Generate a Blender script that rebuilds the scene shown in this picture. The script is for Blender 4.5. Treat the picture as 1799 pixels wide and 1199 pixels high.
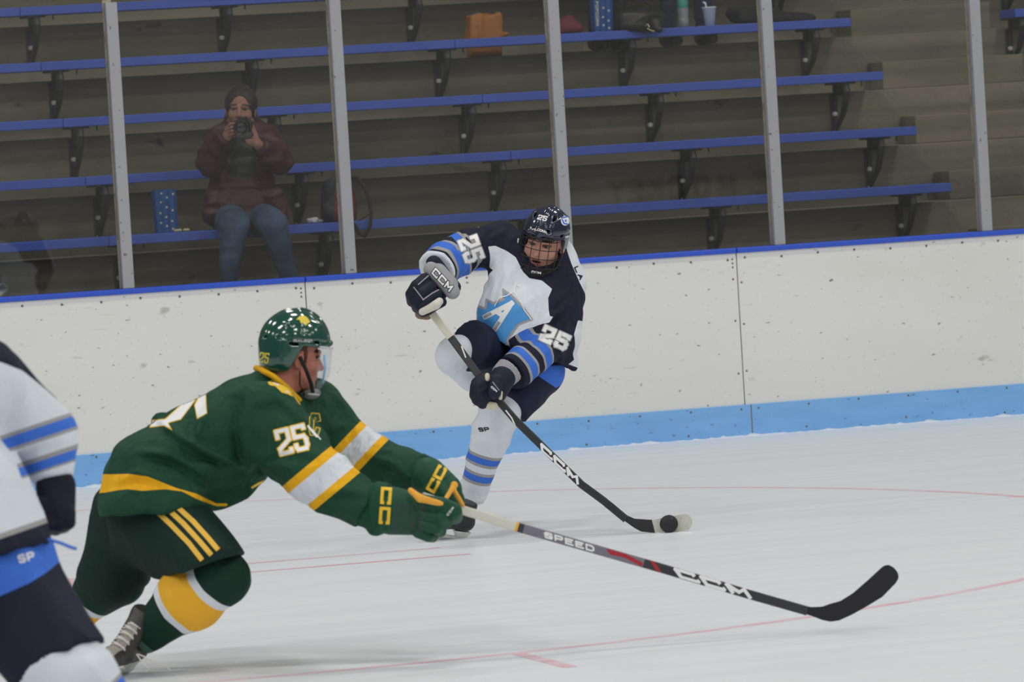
import bpy, bmesh, math, random
import numpy as np
from mathutils import Matrix, Vector
from mathutils.bvhtree import BVHTree
random.seed(7); RNG = np.random.default_rng(7)
scene = bpy.context.scene
for o in list(bpy.data.objects): bpy.data.objects.remove(o)
COL = scene.collection

# ---------------------------------------------------------------- camera
W, H = 1799, 1199
FP = 9589.11                                   # focal length in pixels of a 1799 wide frame
CAM = np.array([-6.35226, -28.21332, 1.75336])
yaw, pitch, roll = 0.29084, 0.03875, -0.05968
FW = np.array([math.sin(yaw)*math.cos(pitch), math.cos(yaw)*math.cos(pitch), -math.sin(pitch)])
R0 = np.array([math.cos(yaw), -math.sin(yaw), 0.0]); U0 = np.cross(R0, FW)
RT = math.cos(roll)*R0 + math.sin(roll)*U0
UP = -math.sin(roll)*R0 + math.cos(roll)*U0
cd = bpy.data.cameras.new('camera'); co = bpy.data.objects.new('camera', cd); COL.objects.link(co)
m = Matrix.Identity(4)
for i in range(3):
    m[i][0] = RT[i]; m[i][1] = UP[i]; m[i][2] = -FW[i]; m[i][3] = CAM[i]
co.matrix_world = m
cd.sensor_fit = 'HORIZONTAL'; cd.sensor_width = 36.0; cd.lens = FP/W*36.0
cd.clip_start = 0.5; cd.clip_end = 300
cd.dof.use_dof = True; cd.dof.focus_distance = 23.7; cd.dof.aperture_fstop = 7.5
scene.camera = co

# ---------------------------------------------------------------- world, lamps, exposure
vs = scene.view_settings
vs.view_transform = 'Standard'; vs.look = 'None'; vs.gamma = 1.0; vs.use_curve_mapping = False
vs.exposure = 0.0
wd = bpy.data.worlds.new('arena_air'); scene.world = wd; wd.use_nodes = True
wd.node_tree.nodes['Background'].inputs[0].default_value = (0.86, 0.93, 1.0, 1)
wd.node_tree.nodes['Background'].inputs[1].default_value = 0.12
LP = 128.0
for ix in range(5):
    for iy in range(5):
        ld = bpy.data.lights.new('arena_lamp', 'AREA'); ld.shape = 'RECTANGLE'; ld.size = 1.3; ld.size_y = 0.7
        ld.energy = LP; ld.color = (1.0, 0.98, 0.94)
        lo = bpy.data.objects.new('arena_lamp', ld); COL.objects.link(lo)
        lo.location = (-14 + ix*7.0, -25.5 + iy*5.6, 9.0)

# ---------------------------------------------------------------- small helpers
def s2l(v):
    v = v/255.0
    return v/12.92 if v <= 0.04045 else ((v+0.055)/1.055)**2.4
KL = 0.70
def c3(r, g, b, k=1.0):
    """albedo of a thing the photograph shows at this sRGB value under the arena's even light"""
    return tuple(min(0.9, s2l(x)/KL*k) for x in (r, g, b)) + (1.0,)

def proj(P):
    d = np.asarray(P, float) - CAM
    z = d @ FW
    return W/2 + FP*(d @ RT)/z, H/2 - FP*(d @ UP)/z, z
class Fig:
    """measures a thing: pixel column and row of the photograph and how far off it is -> a point in the rink"""
    def __init__(s, z0): s.z0 = z0; s.s = FP/z0
    def p(s, u, v, dz=0.0):
        z = s.z0 + dz
        return CAM + FW*z + RT*((u-W/2)*z/FP) - UP*((v-H/2)*z/FP)
def on_plane(u, v, n, d):
    r = FW + RT*(u-W/2)/FP - UP*(v-H/2)/FP
    n = np.array(n, float)
    return CAM + r*((d - CAM @ n)/(r @ n))
def nrm(v): v = np.asarray(v, float); return v/np.linalg.norm(v)

def thing(name, label, cat, loc, group=None, parent=None):
    o = bpy.data.objects.new(name, None); COL.objects.link(o); o.location = tuple(loc)
    o.empty_display_size = 0.1
    o['label'] = label; o['category'] = cat
    if group: o['group'] = group
    o['base'] = [float(x) for x in loc]
    return o
def base_of(o):
    b = np.zeros(3)
    while o is not None:
        b = b + np.array(o.location); o = o.parent
    return b
def mesh_obj(name, V, F, mat, parent=None, smooth=True, attrs=None, origin=None):
    V = np.asarray(V, float)
    if parent is not None: off = base_of(parent)
    else: off = np.array(origin, float) if origin is not None else np.zeros(3)
    me = bpy.data.meshes.new(name)
    me.from_pydata((V-off).tolist(), [], F if isinstance(F, list) else F.tolist())
    me.update()
    if smooth: me.polygons.foreach_set('use_smooth', [True]*len(me.polygons))
    if attrs:
        for k, a in attrs.items():
            at = me.attributes.new(k, 'FLOAT', 'POINT'); at.data.foreach_set('value', np.asarray(a, np.float32))
    mats = mat if isinstance(mat, (list, tuple)) else [mat]
    for mm in mats: me.materials.append(mm)
    o = bpy.data.objects.new(name, me); COL.objects.link(o)
    if parent is not None: o.parent = parent
    elif origin is not None: o.location = tuple(off)
    return o
def structure(o): o['kind'] = 'structure'; return o
def tag(o, label, cat, group=None):
    o['label'] = label; o['category'] = cat
    if group: o['group'] = group
    return o

class MB:
    """collects simple solids in world space into one mesh"""
    def __init__(s): s.V = []; s.F = []
    def add(s, V, F):
        n = len(s.V); s.V += [tuple(v) for v in V]; s.F += [[i+n for i in f] for f in F]; return s
    def box(s, lo, hi, bev=0.0):
        x0, y0, z0 = lo; x1, y1, z1 = hi
        if bev <= 0:
            V = [(x, y, z) for x in (x0, x1) for y in (y0, y1) for z in (z0, z1)]
            F = [[0,1,3,2],[4,6,7,5],[0,4,5,1],[2,3,7,6],[0,2,6,4],[1,5,7,3]]
            return s.add(V, F)
        bm = bmesh.new(); bmesh.ops.create_cube(bm, size=1)
        for v in bm.verts:
            v.co = Vector(((x0+x1)/2+v.co.x*(x1-x0), (y0+y1)/2+v.co.y*(y1-y0), (z0+z1)/2+v.co.z*(z1-z0)))
        bmesh.ops.bevel(bm, geom=bm.edges[:], offset=bev, segments=2, affect='EDGES', profile=0.5)
        bm.verts.index_update()
        s.add([tuple(v.co) for v in bm.verts], [[v.index for v in f.verts] for f in bm.faces]); bm.free(); return s
    def tube(s, pts, r, n=8, rb=None, closed=False, up=None):
        P = [np.array(p, float) for p in pts]; m = len(P); V = []; F = []
        prev = None
        for i in range(m):
            if closed: t = nrm(P[(i+1) % m]-P[i-1])
            else: t = nrm(P[min(i+1, m-1)]-P[max(i-1, 0)])
            if prev is None:
                a = np.array([0, 0, 1.0]) if abs(t[2]) < .9 else np.array([1.0, 0, 0])
                if up is not None: a = np.array(up, float)
                x = nrm(np.cross(a, t))
            else: x = nrm(prev - t*(prev @ t))
            prev = x; y = np.cross(t, x)
            ri = r[i] if isinstance(r, (list, tuple)) else r
            rj = ri if rb is None else (rb[i] if isinstance(rb, (list, tuple)) else rb)
            for k in range(n):
                a = 2*math.pi*(k+.5)/n
                V.append(P[i] + x*math.cos(a)*ri + y*math.sin(a)*rj)
        for i in range(m if closed else m-1):
            for k in range(n):
                a = i*n+k; b = i*n+(k+1) % n; c = ((i+1) % m)*n+(k+1) % n; d = ((i+1) % m)*n+k
                F.append([a, b, c, d])
        if not closed:
            F.append(list(range(n-1, -1, -1))); F.append([(m-1)*n+k for k in range(n)])
        return s.add(V, F)
    def lathe(s, c, prof, n=20, ax=None):
        """prof: list of (radius, height) about the axis ax (default up)"""
        ax = np.array([0, 0, 1.0]) if ax is None else nrm(ax)
        a = np.array([1.0, 0, 0]) if abs(ax[0]) < .9 else np.array([0, 1.0, 0])
        x = nrm(np.cross(a, ax)); y = np.cross(ax, x); c = np.array(c, float); V = []; F = []
        for r, h in prof:
            for k in range(n):
                t = 2*math.pi*k/n; V.append(c + ax*h + (x*math.cos(t)+y*math.sin(t))*r)
        for i in range(len(prof)-1):
            for k in range(n): F.append([i*n+k, i*n+(k+1) % n, (i+1)*n+(k+1) % n, (i+1)*n+k])
        F.append(list(range(n-1, -1, -1))); F.append([(len(prof)-1)*n+k for k in range(n)])
        return s.add(V, F)
    def build(s, name, mat, parent=None, smooth=False, origin=None):
        return mesh_obj(name, s.V, s.F, mat, parent, smooth, origin=origin)

# ---------------------------------------------------------------- materials
def mat(name, col, rough=0.6, metal=0.0, bump=None, spec=0.5, coat=0.0, var=None, layers=None, trans=None, emit=None):
    """layers: list of (attribute, colour): where the attribute is above 0 the colour shows"""
    m = bpy.data.materials.new(name); m.use_nodes = True; nt = m.node_tree; b = nt.nodes['Principled BSDF']
    b.inputs['Roughness'].default_value = rough; b.inputs['Metallic'].default_value = metal
    b.inputs['Specular IOR Level'].default_value = spec; b.inputs['Coat Weight'].default_value = coat
    b.inputs['Coat Roughness'].default_value = 0.08
    b.inputs['Base Color'].default_value = col
    cur = None
    def rgb(c):
        n = nt.nodes.new('ShaderNodeRGB'); n.outputs[0].default_value = c; return n.outputs[0]
    if var or layers:
        cur = rgb(col)
    tc = nt.nodes.new('ShaderNodeTexCoord')
    for a, c in (layers or []):
        at = nt.nodes.new('ShaderNodeAttribute'); at.attribute_name = a
        g = nt.nodes.new('ShaderNodeMath'); g.operation = 'MULTIPLY_ADD'; g.use_clamp = True
        g.inputs[1].default_value = 1500.0; g.inputs[2].default_value = 0.5
        nt.links.new(at.outputs['Fac'], g.inputs[0])
        mx = nt.nodes.new('ShaderNodeMix'); mx.data_type = 'RGBA'
        nt.links.new(g.outputs[0], mx.inputs['Factor']); nt.links.new(cur, mx.inputs['A']); mx.inputs['B'].default_value = c
        cur = mx.outputs['Result']
    for v in (var or []):   # (scale vec, contrast, colour mult dark, kind)
        mp = nt.nodes.new('ShaderNodeMapping'); mp.inputs['Scale'].default_value = v[0]
        nt.links.new(tc.outputs['Object'], mp.inputs[0])
        nz = nt.nodes.new('ShaderNodeTexNoise'); nz.inputs['Scale'].default_value = 1.0; nz.inputs['Detail'].default_value = v[4] if len(v) > 4 else 4
        nt.links.new(mp.outputs[0], nz.inputs[0])
        mr = nt.nodes.new('ShaderNodeMapRange'); mr.inputs['From Min'].default_value = v[1][0]; mr.inputs['From Max'].default_value = v[1][1]
        nt.links.new(nz.outputs[0], mr.inputs[0])
        mx = nt.nodes.new('ShaderNodeMix'); mx.data_type = 'RGBA'
        nt.links.new(mr.outputs[0], mx.inputs['Factor'])
        if len(v) > 3 and v[3] == 'mix':
            nt.links.new(cur, mx.inputs['A']); mx.inputs['B'].default_value = v[2]
        else:
            m2 = nt.nodes.new('ShaderNodeMix'); m2.data_type = 'RGBA'; m2.blend_type = 'MULTIPLY'; m2.inputs['Factor'].default_value = 1
            nt.links.new(cur, m2.inputs['A']); m2.inputs['B'].default_value = v[2]
            nt.links.new(cur, mx.inputs['A']); nt.links.new(m2.outputs['Result'], mx.inputs['B'])
        cur = mx.outputs['Result']
    if cur is not None: nt.links.new(cur, b.inputs['Base Color'])
    last = None
    for sc, st, dist in (bump or []):
        nz = nt.nodes.new('ShaderNodeTexNoise'); nz.inputs['Detail'].default_value = 3
        if isinstance(sc, tuple):
            mp = nt.nodes.new('ShaderNodeMapping'); mp.inputs['Scale'].default_value = sc; nt.links.new(tc.outputs['Object'], mp.inputs[0])
            nt.links.new(mp.outputs[0], nz.inputs[0]); nz.inputs['Scale'].default_value = 1
        else:
            nz.inputs['Scale'].default_value = sc; nt.links.new(tc.outputs['Object'], nz.inputs[0])
        bp = nt.nodes.new('ShaderNodeBump'); bp.inputs['Strength'].default_value = st; bp.inputs['Distance'].default_value = dist
        nt.links.new(nz.outputs[0], bp.inputs['Height'])
        if last is not None: nt.links.new(last, bp.inputs['Normal'])
        last = bp.outputs[0]
    if last is not None: nt.links.new(last, b.inputs['Normal'])
    return m
def glass_mat(name, tint, gloss, rough=0.03, haze=None, opacity=0.0):
    m = bpy.data.materials.new(name); m.use_nodes = True; nt = m.node_tree; nt.nodes.clear()
    out = nt.nodes.new('ShaderNodeOutputMaterial'); tr = nt.nodes.new('ShaderNodeBsdfTransparent'); tr.inputs[0].default_value = tint
    gl = nt.nodes.new('ShaderNodeBsdfGlossy'); gl.inputs['Roughness'].default_value = rough
    mx = nt.nodes.new('ShaderNodeMixShader'); mx.inputs[0].default_value = gloss
    nt.links.new(tr.outputs[0], mx.inputs[1]); nt.links.new(gl.outputs[0], mx.inputs[2]); sh = mx
    if haze:
        df = nt.nodes.new('ShaderNodeBsdfDiffuse'); df.inputs[0].default_value = haze
        m2 = nt.nodes.new('ShaderNodeMixShader')
        tc = nt.nodes.new('ShaderNodeTexCoord'); nz = nt.nodes.new('ShaderNodeTexNoise'); nz.inputs['Scale'].default_value = 2.2; nz.inputs['Detail'].default_value = 5
        mp = nt.nodes.new('ShaderNodeMapping'); mp.inputs['Scale'].default_value = (1, 1, .6)
        nt.links.new(tc.outputs['Object'], mp.inputs[0]); nt.links.new(mp.outputs[0], nz.inputs[0])
        mr = nt.nodes.new('ShaderNodeMapRange'); mr.inputs['From Min'].default_value = .3; mr.inputs['From Max'].default_value = .75
        mr.inputs['To Min'].default_value = opacity*.35; mr.inputs['To Max'].default_value = opacity*1.5
        nt.links.new(nz.outputs[0], mr.inputs[0]); nt.links.new(mr.outputs[0], m2.inputs[0])
        nt.links.new(mx.outputs[0], m2.inputs[1]); nt.links.new(df.outputs[0], m2.inputs[2]); sh = m2
    nt.links.new(sh.outputs[0], out.inputs[0]); return m

# ---------------------------------------------------------------- soft shapes: a distance field and its surface
_lat = RNG.random((32, 32, 32)).astype(np.float32)
def vnoise(X):
    i = np.floor(X).astype(np.int32); f = (X - i).astype(np.float32); f = f*f*(3-2*f); i &= 31; j = (i+1) & 31
    def L(a, b, c): return _lat[a, b, c]
    x0, y0, z0 = i[:, 0], i[:, 1], i[:, 2]; x1, y1, z1 = j[:, 0], j[:, 1], j[:, 2]; fx, fy, fz = f[:, 0], f[:, 1], f[:, 2]
    a = L(x0, y0, z0)*(1-fx)+L(x1, y0, z0)*fx; b = L(x0, y1, z0)*(1-fx)+L(x1, y1, z0)*fx
    c = L(x0, y0, z1)*(1-fx)+L(x1, y0, z1)*fx; d = L(x0, y1, z1)*(1-fx)+L(x1, y1, z1)*fx
    return (a*(1-fy)+b*fy)*(1-fz)+(c*(1-fy)+d*fy)*fz
def sd_cap(X, a, b, ra, rb, sq=None, flat=None):
    a = np.asarray(a, np.float32); b = np.asarray(b, np.float32)
    if sq is not None:
        n, q = sq; n = np.asarray(n, np.float32); t = (X-a) @ n; ta = (b-a) @ n
        X = X + np.outer(t*(1/q-1), n); b = b + n*ta*(1/q-1)
    ba = b-a; L2 = float(ba @ ba)+1e-9; d = X-a; h = (d @ ba)/L2; hc = np.clip(h, 0, 1)
    r = ra+(rb-ra)*hc; v = np.sqrt(((d-np.outer(hc, ba))**2).sum(1))-r
    if flat:
        L = math.sqrt(L2)
        if flat[0]: v = np.maximum(v, -h*L)
        if flat[1]: v = np.maximum(v, (h-1)*L)
    return v
def sd_ell(X, c, r, M=None):
    d = X-np.asarray(c, np.float32)
    if M is not None: d = d @ np.asarray(M, np.float32)
    q = d/np.asarray(r, np.float32); k0 = np.sqrt((q**2).sum(1)); k1 = np.sqrt(((q/np.asarray(r, np.float32))**2).sum(1))+1e-6
    return k0*(k0-1)/k1
def sd_box(X, c, hs, M=None, rd=0.0):
    d = X-np.asarray(c, np.float32)
    if M is not None: d = d @ np.asarray(M, np.float32)
    q = np.abs(d)-(np.asarray(hs, np.float32)-rd)
    return np.sqrt((np.maximum(q, 0)**2).sum(1))+np.minimum(q.max(1), 0)-rd
def smin(a, b, k):
    if k <= 0: return np.minimum(a, b)
    h = np.clip(.5+.5*(b-a)/k, 0, 1); return b*(1-h)+a*h-k*h*(1-h)
def smax(a, b, k): return -smin(-a, -b, k)
class SDF:
    def __init__(s): s.ops = []; s.lo = np.full(3, 1e9); s.hi = np.full(3, -1e9)
    def ext(s, p, r): p = np.asarray(p, float); s.lo = np.minimum(s.lo, p-r); s.hi = np.maximum(s.hi, p+r)
    def cap(s, a, b, ra, rb=None, k=.02, sq=None, flat=None):
        rb = ra if rb is None else rb; s.ext(a, ra); s.ext(b, rb)
        s.ops.append(('u', lambda X: sd_cap(X, a, b, ra, rb, sq, flat), k)); return s
    def ell(s, c, r, M=None, k=.02):
        s.ext(c, max(r)); s.ops.append(('u', lambda X: sd_ell(X, c, r, M), k)); return s
    def box(s, c, hs, M=None, rd=.005, k=.005):
        s.ext(c, np.linalg.norm(hs)); s.ops.append(('u', lambda X: sd_box(X, c, hs, M, rd), k)); return s
    def sub(s, f, k=.005): s.ops.append(('s', f, k)); return s
    def cut(s, p, n, k=.006):
        """keep the side the normal n points away from"""
        p = np.asarray(p, np.float32); n = nrm(n).astype(np.float32)
        s.ops.append(('i', lambda X: (X-p) @ n, k)); return s
    def fn(s, f, k=.01, lo=None, hi=None):
        if lo is not None: s.ext(lo, 0); s.ext(hi, 0)
        s.ops.append(('u', f, k)); return s
    def disp(s, f): s.ops.append(('d', f, 0)); return s
    def __call__(s, X):
        v = None
        for o, f, k in s.ops:
            if o == 'd': v = v+f(X).astype(np.float32); continue
            w = f(X).astype(np.float32)
            if v is None: v = w
            elif o == 'u': v = smin(v, w, k)
            elif o == 's': v = smax(v, -w, k)
            else: v = smax(v, w, k)
        return v
def folds(amp, scale, along=None, stretch=4.0, seed=0.0, r=1.0):
    """soft cloth folds that run along a direction"""
    al = None if along is None else nrm(along).astype(np.float32)
    def f(X):
        Y = X*scale+seed
        if al is not None: t = Y @ al; Y = Y-np.outer(t*(1-1/stretch), al)
        Y = Y+0.6*np.stack([vnoise(Y*.7+5), vnoise(Y*.7+11), vnoise(Y*.7+17)], 1)
        n = vnoise(Y); n = (1-np.abs(2*n-1))**1.6
        n2 = vnoise(Y*2.3+31)
        return -amp*2.6*(n-.4)-amp*1.1*(n2-.5)
    return f
def creases(fig, lines, amp, w):
    """long pulled folds of cloth: a ridge with a hollow beside it along each line"""
    L = [np.array(l, np.float32) for l in lines]
    def f(X):
        d = X-CAM.astype(np.float32); z = d @ FW.astype(np.float32)
        P = np.stack([W/2+FP*(d @ RT.astype(np.float32))/z, H/2-FP*(d @ UP.astype(np.float32))/z], 1); out = np.zeros(len(X), np.float32)
        for l in L:
            best = np.full(len(X), 1e9, np.float32); sg = best.copy(); tt = best.copy(); n = len(l)-1
            for i in range(n):
                e = l[i+1]-l[i]; q = P-l[i]; t = np.clip((q @ e)/(e @ e), 0, 1); r = q-np.outer(t, e); dd = np.sqrt((r**2).sum(1))
                m_ = dd < best; best = np.where(m_, dd, best); sg = np.where(m_, np.sign(e[0]*q[:, 1]-e[1]*q[:, 0])*dd, sg); tt = np.where(m_, (i+t)/n, tt)
            fade = np.sin(np.clip(tt, 0, 1)*3.14159)**.6
            out += fade*(-amp*np.exp(-(sg/w)**2)+.9*amp*np.exp(-((sg-1.7*w)/w)**2))
        return out
    return f
def nets(sdf, h, lo=None, hi=None):
    lo = np.array(sdf.lo if lo is None else lo)-3*h; hi = np.array(sdf.hi if hi is None else hi)+3*h
    n = np.ceil((hi-lo)/h).astype(int)+1
    ax = [(lo[i]+h*np.arange(n[i])).astype(np.float32) for i in range(3)]
    V = np.empty(n, np.float32)
    step = max(1, int(400000/(n[1]*n[2])))
    YY, ZZ = np.meshgrid(ax[1], ax[2], indexing='ij'); YY = YY.ravel(); ZZ = ZZ.ravel()
    for i in range(0, n[0], step):
        xs = ax[0][i:i+step]
        X = np.empty((len(xs)*len(YY), 3), np.float32)
        X[:, 0] = np.repeat(xs, len(YY)); X[:, 1] = np.tile(YY, len(xs)); X[:, 2] = np.tile(ZZ, len(xs))
        V[i:i+step] = sdf(X).reshape(len(xs), n[1], n[2])
    V[0] = V[-1] = 1; V[:, 0] = V[:, -1] = 1; V[:, :, 0] = V[:, :, -1] = 1
    S = V < 0; cn = n-1
    acc = np.zeros((*cn, 3), np.float32); cnt = np.zeros(cn, np.float32)
    quads = []; edges = []
    for a in range(3):
        sl0 = [slice(None)]*3; sl1 = [slice(None)]*3; sl0[a] = slice(0, -1); sl1[a] = slice(1, None)
        A = S[tuple(sl0)]; B = S[tuple(sl1)]; idx = np.argwhere(A != B)
        if len(idx) == 0: continue
        v0 = V[tuple(sl0)][tuple(idx.T)]; v1 = V[tuple(sl1)][tuple(idx.T)]; t = v0/(v0-v1)
        P = idx.astype(np.float32); P[:, a] += t
        b, c = (a+1) % 3, (a+2) % 3; cells = []
        for db, dc in ((0, 0), (-1, 0), (-1, -1), (0, -1)):
            q = idx.copy(); q[:, b] += db; q[:, c] += dc; cells.append(q)
            np.add.at(acc, tuple(q.T), P); np.add.at(cnt, tuple(q.T), 1)
        edges.append((cells, A[tuple(idx.T)]))
    mask = cnt > 0; ids = -np.ones(cn, np.int64); ids[mask] = np.arange(mask.sum())
    Vt = acc[mask]/cnt[mask][:, None]*h+lo
    F = []
    for cells, inside in edges:
        q = np.stack([ids[tuple(c.T)] for c in cells], 1)
        q[~inside] = q[~inside][:, ::-1]; F.append(q)
    return Vt, np.concatenate(F)
def relax(V, F, it=1, lam=.5):
    for _ in range(it):
        acc = np.zeros_like(V); cnt = np.zeros(len(V))
        for a in range(4):
            i = F[:, a]; j = F[:, (a+1) % 4]
            np.add.at(acc, i, V[j]); np.add.at(acc, j, V[i]); np.add.at(cnt, i, 1); np.add.at(cnt, j, 1)
        V = V*(1-lam)+lam*acc/cnt[:, None]
    return V
def soft(name, sdf, h, mt, parent, attrs=None, it=1, lo=None, hi=None, bvh=False):
    V, F = nets(sdf, h, lo, hi); V = relax(V, F, it)
    at = {k: f(V) for k, f in attrs.items()} if attrs else None
    o = mesh_obj(name, V, F, mt, parent, True, at)
    if bvh: return o, BVHTree.FromPolygons(V.tolist(), F.tolist())
    return o

# ---------------------------------------------------------------- flat shapes: glyphs, crests, blades
def sd_poly(P, poly):
    """signed distance of points P (n,2) to a polygon, negative inside"""
    P = np.asarray(P, np.float64); poly = np.asarray(poly, float); d = np.full(len(P), 1e9); s = np.ones(len(P))
    n = len(poly); j = n-1
    for i in range(n):
        e = poly[j]-poly[i]; w = P-poly[i]; b = w-np.outer(np.clip((w @ e)/(e @ e+1e-12), 0, 1), e)
        d = np.minimum(d, (b**2).sum(1))
        c1 = P[:, 1] >= poly[i, 1]; c2 = P[:, 1] < poly[j, 1]; c3_ = e[0]*w[:, 1] > e[1]*w[:, 0]
        flip = (c1 & c2 & c3_) | (~c1 & ~c2 & ~c3_); s = np.where(flip, -s, s); j = i
    return s*np.sqrt(d)
def sd_strokes(P, strokes, w):
    d = np.full(len(P), 1e9)
    for st in strokes:
        st = [np.array(q, float) for q in st]
        for a, b in zip(st[:-1], st[1:]):
            L = np.linalg.norm(b-a)+1e-9; t = (b-a)/L; n = np.array([-t[1], t[0]]); c = (a+b)/2
            q = np.abs(np.stack([(P-c) @ t, (P-c) @ n], 1))-np.array([L/2+w*.42, w/2])
            d = np.minimum(d, np.sqrt((np.maximum(q, 0)**2).sum(1))+np.minimum(q.max(1), 0))
    return d
GL = {  # letters drawn with straight strokes in a 1 x 1 box, y up
 '2': [[(0,.72),(0,1),(1,1),(1,.55),(0,.22),(0,0),(1,0),(1,.12)]], '5': [[(1,.88),(1,1),(0,1),(0,.55),(.85,.55),(1,.4),(1,.14),(.86,0),(.1,0),(0,.12),(0,.22)]],
 'A': [[(0,0),(.5,1),(1,0)],[(.22,.36),(.78,.36)]], 'B': [[(0,0),(0,1),(.85,1),(.95,.78),(.8,.53),(0,.53)],[(.8,.53),(1,.28),(.88,0),(0,0)]],
 'C': [[(1,.78),(.85,1),(.15,1),(0,.82),(0,.18),(.15,0),(.85,0),(1,.22)]], 'D': [[(0,0),(0,1),(.75,1),(1,.75),(1,.25),(.75,0),(0,0)]],
 'E': [[(1,1),(0,1),(0,0),(1,0)],[(0,.52),(.8,.52)]], 'F': [[(1,1),(0,1),(0,0)],[(0,.5),(.8,.5)]], 'H': [[(0,0),(0,1)],[(1,0),(1,1)],[(0,.5),(1,.5)]],
 'K': [[(0,0),(0,1)],[(1,1),(.1,.48)],[(.25,.55),(1,0)]], 'L': [[(0,1),(0,0),(1,0)]], 'M': [[(0,0),(0,1),(.5,.35),(1,1),(1,0)]],
 'N': [[(0,0),(0,1),(1,0),(1,1)]], 'O': [[(.15,0),(0,.2),(0,.8),(.15,1),(.85,1),(1,.8),(1,.2),(.85,0),(.15,0)]], 'P': [[(0,0),(0,1),(.85,1),(1,.85),(1,.6),(.85,.45),(0,.45)]],
 'R': [[(0,0),(0,1),(.85,1),(1,.85),(1,.6),(.85,.47),(0,.47)],[(.5,.47),(1,0)]], 'S': [[(1,.82),(.85,1),(.15,1),(0,.82),(0,.62),(1,.4),(1,.18),(.85,0),(.15,0),(0,.18)]],
 'U': [[(0,1),(0,.18),(.15,0),(.85,0),(1,.18),(1,1)]], 'Y': [[(0,1),(.5,.5),(1,1)],[(.5,.5),(.5,0)]], 'I': [[(.5,0),(.5,1)]], 'X': [[(0,0),(1,1)],[(0,1),(1,0)]], 'c': [[(1,.84),(1,1),(0,1),(0,0),(1,0),(1,.16)]], ' ': []}
def text_strokes(txt, w, h, gap, shear=0.0):
    """strokes centred on 0,0; y down as in a picture"""
    n = len(txt); tot = n*w+(n-1)*gap; out = []
    for i, ch in enumerate(txt):
        for st in GL[ch]:
            out.append([((x*w+i*(w+gap)-tot/2)+shear*(y-.5)*h, -(y-.5)*h) for x, y in st])
    return out
def flat_mesh(sd, lo, hi, cell):
    """marching squares: the region where sd < 0 as 2D polygons"""
    nx = int(math.ceil((hi[0]-lo[0])/cell))+1; ny = int(math.ceil((hi[1]-lo[1])/cell))+1
    xs = lo[0]+cell*np.arange(nx); ys = lo[1]+cell*np.arange(ny)
    G = np.stack(np.meshgrid(xs, ys, indexing='ij'), -1).reshape(-1, 2); D = sd(G).reshape(nx, ny)
    V = {}; VL = []; F = []
    def vid(key, p):
        if key not in V: V[key] = len(VL); VL.append(p)
        return V[key]
    S = D < 0; cs = S[:-1, :-1].astype(int)+S[1:, :-1]+S[1:, 1:]+S[:-1, 1:]
    for i, j in np.argwhere(cs > 0):
        cor = [(i, j), (i+1, j), (i+1, j+1), (i, j+1)]; f = []
        for k in range(4):
            a = cor[k]; b = cor[(k+1) % 4]; da = D[a]; db = D[b]
            if da < 0: f.append(vid(a, (xs[a[0]], ys[a[1]])))
            if (da < 0) != (db < 0):
                t = da/(da-db); key = (min(a, b), max(a, b))
                f.append(vid(key, (xs[a[0]]*(1-t)+xs[b[0]]*t, ys[a[1]]*(1-t)+ys[b[1]]*t)))
        g = []
        for q in f:
            if not g or g[-1] != q: g.append(q)
        if len(g) > 2: F.append(g)
    return np.array(VL), F
def decal(name, parent, bvh, sd, lo, hi, mt, off=.0015, cell=1.0, xf=None, label=None):
    """lay a flat printed shape, drawn in picture pixels, on the cloth or shell it is printed on"""
    V2, F = flat_mesh(sd, lo, hi, cell)
    if xf is not None: V2 = np.array([xf(q) for q in V2])
    trees = bvh if isinstance(bvh, (list, tuple)) else [bvh]
    out = np.zeros((len(V2), 3)); ok = np.zeros(len(V2), bool)
    for i, (u, v) in enumerate(V2):
        d = nrm(FW+RT*(u-W/2)/FP-UP*(v-H/2)/FP); best = None
        for t in trees:
            h = t.ray_cast(Vector(CAM), Vector(d))
            if h[0] is not None and (best is None or h[3] < best): best = h[3]
        if best is not None: out[i] = CAM+d*(best-off); ok[i] = True
    dist = np.linalg.norm(out-CAM, axis=1); F2 = []
    for f in F:
        if all(ok[k] for k in f) and max(dist[k] for k in f)-min(dist[k] for k in f) < .03: F2.append(f[::-1])
    if not F2: return None
    used = sorted({k for f in F2 for k in f}); rm = {k: i for i, k in enumerate(used)}
    o = mesh_obj(name, out[used], [[rm[k] for k in f] for f in F2], mt, parent, True)
    if label: o['label'] = label
    return o
def xform(c, rot=0.0, sc=(1, 1)):
    cr, sr = math.cos(math.radians(rot)), math.sin(math.radians(rot))
    return lambda q: (c[0]+q[0]*sc[0]*cr-q[1]*sc[1]*sr, c[1]+q[0]*sc[0]*sr+q[1]*sc[1]*cr)
def text_decal(name, parent, bvh, txt, c, rot, w, h, gap, th, mt, border=0, bmt=None, shear=0.0, off=.0015, cell=1.0, label=None):
    st = text_strokes(txt, w, h, gap, shear); tot = len(txt)*(w+gap)/2+th+border+abs(shear)*h+2; hh = h/2+th+border+2
    if border: decal(name+'_border', parent, bvh, lambda P: sd_strokes(P, st, th)-border, (-tot, -hh), (tot, hh), bmt, off, cell, xform(c, rot))
    return decal(name, parent, bvh, lambda P: sd_strokes(P, st, th), (-tot, -hh), (tot, hh), mt, off+(.0012 if border else 0), cell, xform(c, rot), label)
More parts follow.
